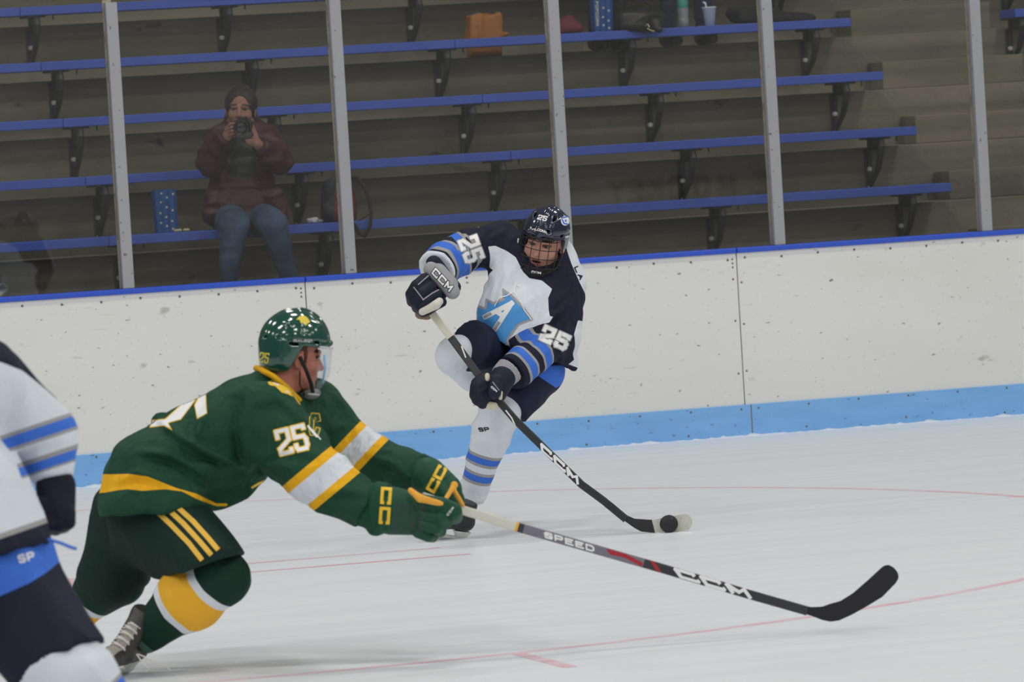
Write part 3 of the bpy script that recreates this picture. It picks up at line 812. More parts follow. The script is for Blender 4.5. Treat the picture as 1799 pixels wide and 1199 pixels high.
torso = (p(940, 500, 0), p(925, 620, 0))
yoke = fpoly(f, [(780, 380), (842, 380), (842, 470), (852, 434), (870, 432), (890, 441), (906, 452), (913, 466), (919, 478), (930, 489), (952, 493), (970, 508), (963, 524), (964, 545), (966, 556), (1060, 570), (1060, 540), (1031, 522), (1019, 498), (1004, 464), (996, 440), (990, 360), (940, 350)])
onRA = nearer(jt['RA'], [torso, jt['RB']]); onRB = AND(nearer(jt['RB'], [torso, jt['LB']]), lambda V: tRB(V)+.01)
onLB = nearer(jt['LB'], [(p(925, 560, 0), p(925, 640, 0))]); onLA = nearer(jt['LA'], [(p(935, 500, 0), p(925, 620, 0))])
def band(t, a, b): return lambda V: np.minimum(t(V)-a, b-t(V))
slv = OR(AND(near(jt['RA'], .135), lambda V: tRA(V)-.06), AND(near(jt['LA'], .135), lambda V: tLA(V)-.10), AND(near(jt['LB'], .13), lambda V: tLB(V)+.02), AND(near(jt['RB'], .13), lambda V: tRB(V)+.02))
navyL = OR(yoke, AND(slv, lambda V: tRA(V)-.07 if False else np.maximum.reduce([AND(near(jt['RA'], .135), lambda V: tRA(V)-.075)(V), AND(near(jt['LA'], .135), fpoly(f, [(966, 540), (1022, 540), (1005, 600), (968, 638), (925, 612), (934, 586), (948, 570), (966, 560)]))(V), AND(near(jt['LB'], .12), lambda V: tLB(V)-.0)(V), AND(near(jt['RB'], .125), lambda V: tRB(V)-.0)(V)])))
greyL = OR(AND(near(jt['LB'], .12), OR(band(tLB, .130, .193), band(tLB, .226, .287))), AND(near(jt['RA'], .125), band(tRA, .165, .21), lambda V: .12-tRB(V)), AND(near(jt['RB'], .125), band(tRB, .075, .165)), AND(near(jt['RB'], .125), band(tRB, .0, .02)))
roylL = OR(AND(near(jt['LB'], .12), OR(band(tLB, .142, .181), band(tLB, .238, .275))), AND(near(jt['RA'], .125), band(tRA, .175, .21)), AND(near(jt['RB'], .125), band(tRB, .095, .145)))
navy2 = AND(near(jt['LB'], .12), band(tLB, .193, .226))
CL['white_jersey'] = cloth('white_jersey', WHITE, [('navy', NAVY), ('grey', GREY), ('royal', ROYAL), ('navy2', NAVY), ('cuff', WHITE), ('hem', NAVY)])
jo, jb = soft('jersey', S, .0075, CL['white_jersey'], pw, bvh=True, it=2, attrs=dict(navy=navyL, grey=greyL, royal=roylL, navy2=navy2,
    cuff=AND(near(jt['RB'], .125), band(tRB, .178, .4)), hem=lambda V: np.minimum((V-p(915, 608, 0)) @ hn, sd_cap(V.astype(np.float32), *jt['LB'], 0., 0.)-.112)))
# ---- number patches, crest and lacing
text_decal('sleeve_number', jo, jb, '25', (828, 438), 70, 14, 30, 10, 6.2, M['white_paint'], 1.6, M['grey_paint'])
text_decal('sleeve_number', jo, jb, '25', (975, 594), 24, 17, 23, 11, 6.6, M['white_paint'], 1.6, M['grey_paint'], shear=0.0)
CR1 = [(831, 533), (851, 540), (853, 524), (867, 531), (883, 525), (882, 506), (901, 519), (918, 537), (930, 552), (937, 562), (912, 572), (893, 598), (897, 613), (868, 599), (848, 584), (835, 562)]
decal('crest_border', jo, jb, lambda P: sd_poly(P, CR1), (825, 500), (942, 618), M['grey_paint'], .0015, 1.5)
decal('crest', jo, jb, lambda P: sd_poly(P, CR1)+4.2, (825, 500), (942, 618), M['blue_paint'], .003, 1.5)
AS = [[(852, 557), (899, 533), (870, 578)], [(872, 547), (884, 556)]]
decal('crest_letter_border', jo, jb, lambda P: sd_strokes(P, AS, 8.6), (838, 520), (915, 592), M['white_paint'], .0042, 1.0)
decal('crest_letter_foot', jo, jb, lambda P: sd_strokes(P, [[(852, 557), (861, 552)], [(870, 578), (876, 568)]], 5.6), (838, 520), (915, 592), M['grey_paint'], .0054, 1.0)
decal('crest_lace', jo, jb, lambda P: sd_strokes(P, [[(906, 495), (903, 512), (890, 520), (877, 523), (869, 538)], [(903, 512), (915, 530), (921, 545), (934, 562)], [(904, 498), (912, 503)]], 1.6), (860, 485), (940, 570), M['white_paint'], .007, .8)
text_decal('shoulder_name', jo, jb, 'LA', (1017, 480), 66, 9, 6, 5, 2.2, M['black_paint'], cell=.8)
# ---- pants
S = SDF()
S.cap(p(905, 612, .0), p(950, 648, .0), 52*px, 40*px, .03, sq=(DV, .85))
tR = (p(886, 626, .05), p(824, 607, -.20)); tL = (p(944, 655, -.02), p(892, 716, -.16))
S.cap(*tR, 44*px, 43*px, .02, flat=(0, 1)); S.cap(*tL, 44*px, 37*px, .02, flat=(0, 1))
S.disp(folds(.006, 8.0, p(860, 600)-p(950, 680), 2.5, 21))
CL['navy_pants'] = cloth('navy_pants', c3(27, 31, 50), [('panel', ROYAL)], wr=.35)
po, pb = soft('pants', S, .0085, CL['navy_pants'], pw, bvh=True, it=2, attrs=dict(panel=fpoly(f, [(944, 660), (960, 644), (1010, 640), (1000, 668), (977, 682)])))
decal('pants_mark', po, pb, lambda P: sd_strokes(P, [[(788, 580), (798, 588), (801, 598)], [(793, 577), (801, 590)]], 1.3), (780, 570), (808, 604), M['grey_paint'], .002, .7)
# ---- socks
S = SDF()
S.cap(p(836, 616, -.10), p(800, 626, -.17), 36*px, 35*px, .01); S.cap(p(800, 626, -.17), p(830, 658, .10), 35*px, 29*px, .01); S.cap(p(830, 658, .10), p(872, 694, .36), 29*px, 22*px, .02)
soft('sock', S, .0075, cloth('white_sock_plain', WHITE), pw, it=2)
sk = (p(872, 728, -.12), p(831, 872, -.02))
S = SDF(); S.cap(p(900, 706, -.13), p(880, 722, -.13), 34*px, 35*px, .02); S.cap(p(880, 722, -.13), p(864, 760, -.11), 36*px, 35*px, .02); S.cap(p(864, 760, -.11), p(827, 880, -.02), 34*px, 22.5*px, .02, flat=(0, 1))
S.disp(folds(.004, 12.0, p(900, 800)-p(860, 790), 2.0, 5))
tS, lS = along(sk)
def bands(t, L): return lambda V: np.maximum.reduce([np.minimum(t(V)-a, b-t(V)) for a, b in L])
q = lambda v: (p(855, v, 0)-p(855, 728, 0)) @ nrm(sk[1]-sk[0])
tv = lambda v: (v-728)/ (872-728)*lS
CL['white_sock'] = cloth('white_sock', WHITE, [('grey', GREY), ('royal', ROYAL)], wr=.4)
so, sb = soft('sock', S, .0065, CL['white_sock'], pw, bvh=True, it=2, attrs=dict(grey=bands(tS, [(tv(792), tv(813)), (tv(824), tv(845))]), royal=bands(tS, [(tv(797), tv(808)), (tv(829), tv(840))])))
text_decal('sock_mark', so, sb, 'SP', (850, 755), -3, 7, 5.5, 3, 1.8, M['black_paint'], cell=.6, shear=-.4)
# ---- skates
bm_ = mat('skate_boot', c3(30, 30, 33), rough=.4, layers=[('tong', c3(60, 60, 62))])
skate(pw, on_plane(775, 949, (0, 0, 1), 0), cdir(-.80, .12, .50), cdir(.46, .87, .12), bm_, M['lace'], top=.188)
skate(pw, p(884, 722, .56), cdir(.1, -.75, -.5), cdir(-.1, .55, -.8), bm_, M['lace'])
# ---- body (one surface) and face
HO = p(957, 426, -.08); HA = frame(cdir(-.30, -.20, .93), cdir(.19, .97, .12))
S = SDF(); head_ops(S, HO, HA, .003, 1.05)
S.cut(HO-HA[:, 2]*.155-HA[:, 1]*.02, -HA[:, 2], .01)
hv, hf = nets(S, .0026); hv = relax(hv, hf, 1, .4)
S = SDF()
S.cap(p(945, 440, -.02), p(940, 475, 0), .052, .06, .02)
S.cap(p(890, 435, 0), p(988, 495, .02), .05, .05, .03); S.cap(p(940, 490, 0), p(925, 600, 0), .13, .12, .03, sq=(DV, .6)); S.cap(p(915, 610, 0), p(945, 650, 0), .09, .09, .03)
for k in ('RA', 'RB', 'LA', 'LB'): S.cap(*jt[k], .048, .036, .02)
S.cap(p(768, 474, -.2), p(752, 508, -.27), .03, .028, .02); S.cap(p(906, 650, -.28), p(872, 684, -.34), .03, .028, .02)
S.cap(p(886, 626, .05), p(842, 612, -.12), .07, .045, .03); S.cap(p(806, 626, -.16), p(872, 700, .36), .05, .035, .02)
S.cap(*tL, .07, .05, .03); S.cap(p(880, 722, -.13), p(829, 876, -.02), .050, .032, .02); S.cap(p(829, 878, -.02), p(826, 884, -.03), .028, .026, .01)
S.cap(p(872, 700, .36), p(884, 706, .45), .035, .03, .02)
bv_, bf_ = nets(S, .014)
V = np.concatenate([hv, bv_]); F = np.concatenate([hf, bf_+len(hv)])
at = {k: np.concatenate([g(hv), -np.ones(len(bv_))]) for k, g in head_attrs(HO, HA, .003, 1.05).items()}
mesh_obj('body', V, F, skin_mat('skin_white_player', SKIN, c3(146, 112, 100)), pw, True, at)
eyes(pw, HO, HA, 1.05, (-.10, 1, -.12))
# ---- helmet, cage
HM = mat('navy_helmet_shell', c3(30, 33, 50), rough=.16, coat=.7, spec=.5)
dk = mat('black_padding', c3(20, 20, 22), rough=.8)
ho_, hb_ = helmet(pw, HO, HA, HM, dk, sc=.97, rz=.036)
g = lambda x, y, z: HO+HA @ np.array([x, y, z], float)
def cage_pt(a, z):
    r = .088+.010*math.cos((z+.03)*14); yy = math.cos(a)
    return g(r*math.sin(a)*1.0, .035+yy*.096-.05*max(0, -z-.08), z)
m_ = MB()
for z in (.034, -.004, -.044, -.084): m_.tube([cage_pt(a, z-.004*math.cos(a)) for a in np.linspace(-1.5, 1.5, 15)], .0019, 6)
for a in (-1.4, -1.0, -.6, -.2, .2, .6, 1.0, 1.4): m_.tube([cage_pt(a, z) for z in np.linspace(.044, -.104, 9)], .0019, 6)
m_.tube([cage_pt(a, .044) for a in np.linspace(-1.55, 1.55, 15)], .003, 6)
m_.tube([cage_pt(-1.5, .04), cage_pt(-1.5, -.04), cage_pt(-1.2, -.085), cage_pt(-.7, -.108), cage_pt(0, -.116), cage_pt(.7, -.108), cage_pt(1.2, -.085), cage_pt(1.5, -.04), cage_pt(1.5, .04)], .003, 6)
m_.build('face_cage', mat('cage_wire', c3(24, 18, 20), rough=.35), ho_, True)
S = SDF(); S.ell(g(0, .098, -.112), (.055, .026, .026), HA, 0); S.cap(g(-.05, .06, -.105), g(.05, .06, -.105), .02, .02, .02); S.sub(lambda X: sd_ell(X, g(0, .06, -.085), (.042, .05, .03), HA), .005)
cc, ccb = soft('chin_cup', S, .004, dk, ho_, bvh=True)
text_decal('chin_cup_mark', cc, ccb, 'CCM', (942, 479), 8, 4, 3.2, 2, 1.3, M['white_paint'], cell=.5)
m_ = MB()
for s in (1, -1):
    m_.tube([g(.092*s, .03, -.03), g(.080*s, .05, -.075), g(.052*s, .075, -.105)], .006, 6, rb=.002)
    m_.tube([g(.095*s, -.02, -.045), g(.080*s, .02, -.09), g(.045*s, .055, -.125)], .006, 6, rb=.002)
m_.build('chin_strap', dk, ho_)
MB().tube([g(.104, .028, -.005), g(.106, .05, .002), g(.104, .055, -.018), g(.100, .035, -.034)], .003, 6, closed=True).build('cage_clip', M['holder_white'], ho_, True)
decal('helmet_number', ho_, hb_, lambda P: sd_strokes(P, text_strokes('25', 5.6, 7.4, 3.4, .25), 1.9), (-12, -8), (12, 8), M['white_paint'], .001, .5, xform((953, 383), 12))
text_decal('helmet_lettering', ho_, hb_, 'FALCONS', (946, 404), 15, 3.1, 3.4, 1.2, 1.0, M['white_paint'], cell=.4)
decal('helmet_emblem', ho_, hb_, lambda P: np.hypot((P[:, 0]-993)/7.5, (P[:, 1]-388)/8.5)-1, (984, 378), (1003, 398), M['white_paint'], .001, .8)
decal('helmet_emblem_figure', ho_, hb_, lambda P: np.minimum(sd_strokes(P, [[(988, 386), (991, 393), (997, 394)], [(988, 383), (996, 381)]], 2.4), np.hypot(P[:, 0]-994, P[:, 1]-388)-2), (984, 378), (1003, 398), M['royal_paint'], .002, .6)
text_decal('helmet_mark', ho_, hb_, 'CCM', (998, 416), -8, 2.4, 2.4, 1.0, .9, M['white_paint'], cell=.4)
# ---- collar
col_ = MB(); ring = [p(918, 462, -.06), p(922, 480, -.115), p(936, 490, -.135), p(952, 490, -.13), p(968, 478, -.10), p(976, 462, -.04), p(970, 446, .04), p(940, 436, .07), p(922, 446, .01)]
col_.tube(ring, .010, 8, closed=True); col_.build('collar', cloth('navy_collar', c3(40, 70, 140)), jo, True)
# ---- gloves
def fp(L): return [p(*q) for q in L]
GN = cloth('navy_glove', c3(26, 30, 42), [('groove', c3(120, 122, 128)), ('palm', c3(176, 170, 156))], rough=.6, wr=.3)
def white_glove_top():
    dz = -.30
    S = SDF()
    S.cap(p(763, 503, dz+.02), p(752, 526, dz), 28*px, 25*px, .006, sq=(DV, .55))
    glove_fingers(S, [fp([(746, 490, dz-.05), (731, 502, dz-.075), (722, 517, dz-.06), (724, 530, dz-.01)]), fp([(757, 503, dz-.06), (740, 515, dz-.09), (729, 530, dz-.07), (733, 541, dz-.02)]),
        fp([(768, 517, dz-.06), (750, 529, dz-.09), (739, 541, dz-.07), (744, 549, dz-.02)]), fp([(776, 531, dz-.04), (760, 540, dz-.06), (750, 547, dz-.04)])], [10*px, 10*px, 9.5*px, 9*px], .0008)
    gr = lambda V: -np.ones(len(V))
    o, b = soft('glove', S, .0045, GN, pw, bvh=True, attrs=dict(groove=gr, palm=lambda V: -np.ones(len(V))))
    decal('glove_piping', o, b, lambda P: sd_strokes(P, [[(727, 505), (744, 527)], [(735, 500), (759, 479)], [(743, 527), (760, 515), (779, 505)]], 2.0), (720, 474), (784, 532), M['grey_paint'], .002, .8)
    S = SDF(); S.cap(p(742, 548, dz-.09), p(766, 536, dz-.11), 6.5*px, 8*px, .005); S.cap(p(766, 536, dz-.11), p(772, 530, dz-.10), 8*px, 7*px, .005)
    soft('glove_thumb', S, .004, cloth('white_palm', c3(186, 184, 174)), o)
    S = SDF(); S.cap(p(757, 473, dz-.03), p(795, 513, dz-.03), 13*px, 13*px, .01); S.cap(p(770, 478, dz-.01), p(790, 500, dz-.01), 15*px, 15*px, .01)
    c, cb = soft('glove_cuff', S, .0045, cloth('grey_cuff', c3(138, 138, 142), wr=.2), o, bvh=True)
    text_decal('glove_lettering', c, cb, 'ccM', (777, 492), 47, 11, 10, 5, 3.0, M['white_paint'], 1.2, M['black_paint'], shear=-.2, cell=.7)
    S = SDF(); S.cap(p(762, 463, dz+.07), p(797, 505, dz+.08), 14*px, 13*px, .01, sq=(DV, .9))
    soft('glove_roll', S, .005, GN, o, attrs=dict(groove=lambda V: -np.ones(len(V)), palm=lambda V: -np.ones(len(V))))
white_glove_top()
def white_glove_low():
    dz = -.37
    S = SDF()
    S.cap(p(884, 664, dz+.03), p(868, 690, dz), 22*px, 22*px, .01, sq=(DV, .8))
    glove_fingers(S, [fp([(852, 672, dz-.02), (838, 680, dz-.035), (836, 694, dz-.03)]), fp([(858, 682, dz-.02), (841, 692, dz-.04), (840, 702, dz-.03)]),
        fp([(862, 692, dz-.02), (848, 702, dz-.04), (848, 709, dz-.03)]), fp([(852, 664, dz), (838, 674, dz-.02)])], [12*px, 12*px, 10.5*px, 11*px])
    S.cap(p(872, 668, dz-.06), p(869, 690, dz-.085), 11*px, 11.5*px, .006)
    gr = lambda V: (1.1*px-np.abs(sd_cap(V.astype(np.float32), p(866, 672, dz-.09), p(877, 686, dz-.09), 0, 0, sq=(DV, 8))))
    o, b = soft('glove', S, .0045, GN, pw, bvh=True, attrs=dict(groove=gr, palm=lambda V: -np.ones(len(V))))
    wp = cloth('white_palm_low', c3(186, 180, 160))
    for q_ in ((p(858, 712, dz-.03), p(868, 714, dz-.03), 7*px), (p(880, 690, dz-.07), p(879, 700, dz-.07), 3.5*px), (p(856, 660, dz-.03), p(856, 667, dz-.04), 4.5*px)):
        S = SDF(); S.cap(q_[0], q_[1], q_[2], q_[2]); soft('glove_palm', S, .0035, wp, o)
    S = SDF(); S.cap(p(896, 650, dz+.06), p(882, 664, dz+.04), 25*px, 23*px, .01, sq=(DV, .8), flat=(1, 1))
    c, cb = soft('glove_cuff', S, .0045, cloth('grey_cuff_low', c3(138, 138, 142), wr=.2), o, bvh=True)
    text_decal('glove_lettering', c, cb, 'c', (896, 664), 68, 9, 11, 3, 3.0, M['white_paint'], 1.1, M['black_paint'], cell=.6)
    text_decal('glove_mark', o, b, 'CCM', (868, 684), 42, 3.2, 2.6, 1.4, .9, M['white_paint'], cell=.4)
white_glove_low()
# ---- stick
path = lerp_path([(743, 530, -.30), (795, 597, -.32), (862, 688, -.385), (905, 738, -.40), (960, 792, -.42), (1022, 852, -.44), (1060, 880, -.45), (1100, 913, -.46)], 4)
lens = [0]
for a_, b_ in zip(path[:-1], path[1:]): lens.append(lens[-1]+np.linalg.norm(f.p(*a_)-f.p(*b_)))
def at_u(u):
    for i in range(len(path)-1):
        if path[i][0] <= u <= path[i+1][0]: return lens[i]+(lens[i+1]-lens[i])*(u-path[i][0])/(path[i+1][0]-path[i][0])
SM = mat('white_player_shaft', c3(40, 42, 44), rough=.35, layers=[('tape', c3(190, 186, 172)), ('whiteband', c3(206, 208, 208))])
T1 = at_u(792); sw, swb, P_ = stick('hockey_stick', 'black hockey stick with white taped handle held by the white player', None, f, path, .033, .02,
    dict(tape=lambda T: T1-T, whiteband=lambda T: -np.ones(len(T))), SM, f.p(1112, 925, -.46))
S = SDF(); S.cap(f.p(738, 552, -.29), f.p(750, 553, -.29), 9*px, 9.5*px, .003); soft('butt_knob', S, .0035, mat('worn_tape', c3(118, 98, 86), rough=.9), sw)
text_decal('stick_lettering', sw, swb, 'ccM', (983, 815.5), 42.5, 22, 8, 9, 4.4, M['white_paint'], shear=-1.2, cell=.8)
decal('stick_stripe', sw, swb, lambda P: sd_strokes(P, [[(811, 609), (818, 628)], [(889, 722), (899, 735), (905, 748)]], 2.4), (790, 590), (912, 755), M['white_paint'], .001, .8)
BL = [(1076, 884), (1098.5, 904.5), (1115, 912), (1146, 914), (1180, 908), (1203, 903.5), (1211, 906), (1216.5, 914), (1216, 924), (1210, 931), (1190, 934.5), (1151, 937), (1126, 934.5), (1112.5, 927), (1082, 904.5), (1066, 892), (1070, 881)]
bl, blb = slab('blade', f, sw, BL, lambda u, v: -.465-.03*((u-1090)/120)**2 if u > 1090 else -.465, .008, mat('blade_black', c3(34, 34, 36), rough=.5, layers=[('pale', c3(176, 176, 166))], var=[((60, 60, 60), (.62, .70), (.6, .6, .6, 1))]), 3.0,
    dict(pale=lambda U: ((U[:, 0]-1148)-(U[:, 1]-925)*.25)/f.s))
# ---- puck
pk = f.p(1175, 921, -.51); m_ = MB().lathe(pk, [(.034, -.0127), (.0375, -.0105), (.038, -.006), (.038, .006), (.0375, .0105), (.034, .0127)], 36, cdir(.25, .1, .95))
tag(m_.build('puck', mat('puck_rubber', c3(26, 26, 29), rough=.5, bump=[(90, .4, .004)], var=[((40, 120, 40), (.66, .72), c3(110, 110, 112), 'mix')]), None, True, origin=pk), 'black rubber puck standing on edge against the white stick blade', 'puck')
# ================================================================ green player reaching with his stick
f = Fig(18.45); p = f.p; px = 1/f.s
pg = thing('person', 'lunging hockey player in green jersey and helmet with white and gold stripes', 'person', on_plane(225, 1172, (0, 0, 1), 0))
GJ = [('gold', GOLD), ('white', WHITE)]
NA = (p(468, 735, -.13), p(545, 830, -.24)); NB = (p(545, 830, -.24), p(645, 892, -.30))
FA = (p(540, 720, .17), p(612, 790, .14)); FB = (p(612, 790, .14), p(742, 842, -.10))
S = SDF()
S.cap(p(452, 738, -.10), p(520, 735, .14), 62*px, 52*px, .03)                       # shoulders
S.cap(p(432, 748, .0), p(340, 800, .0), 74*px, 76*px, .03, sq=(DV, 1.35)); S.cap(p(438, 722, .02), p(470, 702, .03), 54*px, 46*px, .03)           # back and chest
S.cap(p(340, 800, .0), p(268, 850, .0), 77*px, 82*px, .03, sq=(DV, 1.25))
S.cap(p(268, 838, -.03), p(258, 905, -.06), 76*px, 80*px, .03, sq=(DV, 1.35)); S.cap(p(280, 850, -.05), p(310, 885, -.10), 60*px, 56*px, .03, sq=(DV, 1.3))
S.cap(p(480, 715, .02), p(490, 680, .03), 44*px, 36*px, .03)
S.cap(p(300, 762, .06), p(285, 745, .06), 26*px, 14*px, .02)
S.cap(p(420, 820, .0), p(330, 865, -.02), 48*px, 60*px, .03)
hc = nrm(p(180, 902, 0)-p(370, 893, 0)); hn = nrm(np.cross(hc, DV)); hn = hn if hn @ UP < 0 else -hn
S.cut(p(250, 896, 0), hn, .012)
S.cap(*NA, 62*px, 50*px, .02); S.cap(*NB, 50*px, 36*px, .015, flat=(0, 1))
S.cap(*FA, 52*px, 46*px, .02); S.cap(*FB, 47*px, 33*px, .015, flat=(0, 1))
S.sub(lambda X: sd_cap(X, p(490, 655, .02), p(520, 660, .03), .058, .058), .012)
S.disp(folds(.009, 6.5, p(300, 800)-p(520, 760), 3.0, 41)); S.disp(folds(.005, 12.0, p(200, 900)-p(450, 820), 3.0, 49))
S.disp(creases(f, [[(276, 735), (303, 757), (350, 788), (405, 812), (455, 836)], [(235, 790), (300, 800), (370, 840)], [(440, 700), (425, 750), (432, 815)], [(445, 712), (490, 700), (530, 735)], [(440, 810), (500, 790), (560, 800)], [(340, 868), (400, 850), (465, 838)], [(195, 850), (240, 830), (300, 850)], [(380, 700), (350, 740), (345, 780)], [(560, 870), (600, 860), (645, 870)], [(640, 800), (690, 815), (735, 850)]], .012, 7.0))
tNA, _ = along(NA); tNB, lNB = along(NB); tFB, lFB = along(FB); tFA, _ = along(FA)
nN = near((p(500, 775, -.18), p(620, 880, -.29)), .145); nF = near((p(570, 740, .16), p(742, 842, -.10)), .145)
dN = RT*.64-UP*.77; oN = p(530, 827, -.22)
tN = lambda V: (V-oN) @ dN
dF = RT*.727-UP*.687; oF = p(598, 778, .14); tF = lambda V: (V-oF) @ dF
frontN = lambda V: .10+.0*V[:, 0]-((V-p(560, 840, -.10)) @ DV)-.06     # nearer than the chest
sN = lambda a, b: AND(nN, frontN, band(tN, a, b)); sF = lambda a, b: AND(nF, lambda V: (V-p(600, 770, -.13)) @ DV, band(tF, a, b))
def hemband(V):
    u, v, z = proj(V); w = (u-185)/157.0
    top = 833+6*np.sin(w*3.1)*0+np.interp(u, [160, 195, 225, 260, 290, 310, 345, 380], [833, 834, 833, 838, 850, 858, 868, 885])
    top = top-833
    bot = np.interp(u, [160, 185, 205, 225, 250, 290, 320, 345, 380], [868, 866, 862, 860, 863, 860, 864, 877, 890])
    return np.minimum(np.minimum(v-top, bot-v), 400-u)/f.s
CL['green_jersey'] = cloth('green_jersey', c3(22, 60, 43), GJ, wr=.8)
jo, jb = soft('jersey', S, .0075, CL['green_jersey'], pg, bvh=True, it=2, attrs=dict(gold=OR(sN(.0, .031), sN(.102, .130), sF(.0, .026), sF(.087, .113), hemband), white=OR(sN(.031, .102), sF(.026, .087))))
text_decal('sleeve_number', jo, jb, '25', (513, 773), -14, 19, 40, 10, 6.2, M['white_paint'], 2, M['gold_paint'], shear=0, cell=1.3)
text_decal('captain_letter', jo, jb, 'C', (553, 746), 3, 11, 31, 0, 6, mat('green_lettering', c3(30, 72, 50), rough=.7), 1.6, M['gold_paint'], cell=1.0)
decal('jersey_lace', jo, jb, lambda P: sd_strokes(P, [[(541, 748), (563, 772)], [(541, 750), (556, 768)]], 2.2), (535, 740), (572, 780), M['white_paint'], .003, 1)
decal('back_number_border', jo, jb, lambda P: np.minimum(sd_poly(P, [(362, 690), (363, 714), (364, 727), (346, 737), (341, 712), (347, 700)]), sd_poly(P, [(345, 702), (318, 738), (296, 744), (303, 757), (288, 749), (262, 752), (268, 738), (290, 736), (330, 700)])), (250, 680), (370, 762), M['gold_paint'], .002, 1.2)
decal('back_number', jo, jb, lambda P: np.minimum(sd_poly(P, [(362, 690), (363, 714), (364, 727), (346, 737), (341, 712), (347, 700)]), sd_poly(P, [(345, 702), (318, 738), (296, 744), (303, 757), (288, 749), (262, 752), (268, 738), (290, 736), (330, 700)]))+1.6, (250, 680), (370, 762), M['white_paint'], .0035, 1.2)
HEADP = [(470, 672), (478, 668), (488, 669), (499, 675), (510, 684), (520, 690), (526, 700), (529, 712), (523, 709), (516, 698), (505, 693), (495, 690), (484, 679), (474, 677)]
decal('shoulder_emblem', jo, jb, lambda P: sd_poly(P, HEADP), (462, 660), (536, 720), M['gold_paint'], .002, 1.0)
decal('shoulder_emblem_eye', jo, jb, lambda P: sd_strokes(P, [[(503, 688), (508, 690)], [(480, 673), (490, 677)]], 1.8), (474, 668), (515, 696), M['white_paint'], .0035, .6)
decal('front_hem_mark', jo, jb, lambda P: sd_strokes(P, [[(443, 857), (455, 850), (466, 846)]], 4), (430, 835), (475, 865), M['gold_paint'], .003, 1)
col_ = MB(); ring = [p(450, 647, .03), p(462, 652, -.04), p(480, 662, -.075), p(503, 682, -.075), p(524, 703, -.03), p(530, 706, .05), p(516, 684, .12), p(480, 655, .12)]
col_.tube(ring, .011, 8, closed=True); col_.build('collar', cloth('gold_collar', GOLD), jo, True)
# ---- pants
S = SDF(); S.cap(p(255, 890, -.03), p(255, 885, .12), 68*px, 64*px, .03)
tN_ = (p(292, 922, -.06), p(368, 985, -.24)); tF_ = (p(232, 905, .13), p(196, 1010, .10))
S.fn(lambda X: smax(sd_cap(X, p(292, 922, -.08), p(376, 1000, -.31), 72*px, 57*px), (X-p(352, 993, -.2).astype(np.float32)) @ (RT*.30-UP*.95).astype(np.float32), .006), .02, p(200, 850, -.48), p(450, 1050, -.1)); S.cap(*tF_, 68*px, 62*px, .03, flat=(0, 0))
S.cap(p(262, 930, -.04), p(296, 962, -.12), 70*px, 56*px, .03)
S.disp(folds(.007, 7.0, p(250, 900)-p(330, 1000), 2.5, 61))
po, pb = soft('pants', S, .0085, cloth('green_pants', c3(16, 38, 32), wr=.35), pg, bvh=True, it=2)
for a_ in (((262, 886), (300, 922), (332, 955), (353, 982)), ((285, 886), (322, 920), (352, 953), (369, 973)), ((306, 886), (340, 917), (366, 946), (381, 964))):
    decal('pants_stripe', po, pb, lambda P, a_=a_: sd_strokes(P, [list(a_)], 9), (250, 878), (395, 992), mat('gold_braid', c3(206, 164, 62), rough=.8, bump=[(400, .4, .002)]) if 'braid' not in M else M['braid'], .002, 1.5)
# ---- near sock
S = SDF(); K = p(388, 1012, -.26); An = p(248, 1124, -.12)
S.cap(p(366, 992, -.17), p(390, 1016, -.25), 46*px, 44*px, .02)
S.cap(K, p(335, 1052, -.21), 47*px, 57*px, .03); S.cap(p(335, 1050, -.21), An, 56*px, 27*px, .03, flat=(0, 1))
S.disp(folds(.004, 12.0, p(380, 1000)-p(300, 1080), 2.0, 71))
sx = nrm(An-K); tS = lambda V: (V-K) @ sx
CL['green_sock'] = cloth('green_sock', c3(14, 44, 34), [('white', WHITE), ('gold', c3(214, 156, 44)), ('cuff', c3(64, 96, 84))], wr=.4)
pxl = lambda u, v: float((p(u, v, -.2)-K) @ sx)
soft('sock', S, .0065, CL['green_sock'], pg, it=2, attrs=dict(white=band(tS, .035, .21), gold=band(tS, .062, .180), cuff=lambda V: tS(V)-.352))
# ---- far sock
S = SDF(); S.cap(p(186, 1022, .12), p(176, 1034, .13), 46*px, 42*px, .02); S.cap(p(212, 1022, .10), p(176, 1036, .12), 44*px, 42*px, .02); S.cap(p(176, 1034, .13), p(108, 1112, .22), 42*px, 26*px, .03)
Kf = p(176, 1034, .13); sf = nrm(p(108, 1112, .22)-Kf); tSf = lambda V: (V-Kf) @ sf
soft('sock', S, .0075, CL['green_sock'], pg, it=2, attrs=dict(white=band(tSf, .05, .16), gold=band(tSf, .075, .13), cuff=lambda V: -np.ones(len(V))))
# ---- skates
bg = mat('skate_boot_grey', c3(52, 50, 50), rough=.45, layers=[('tong', c3(150, 146, 140))])
o_ = on_plane(202, 1190, (0, 0, 1), 0)
ank = p(242, 1150, -.14)
skate(pg, o_, cdir(-.34, -.05, .93), cdir(.42, .90, 0), bg, M['lace'], loose=[[p(243, 1150, -.22), p(262, 1158, -.24), p(276, 1168, -.24), p(294, 1171, -.24), p(299, 1179, -.24)], [p(240, 1150, -.22), p(252, 1168, -.24), p(262, 1176, -.24), p(256, 1180, -.24)]])
skate(pg, on_plane(52, 1178, (0, 0, 1), 0)+UP*.0, cdir(-.5, .1, .6), cdir(.55, .8, -.1), bg, M['lace'])
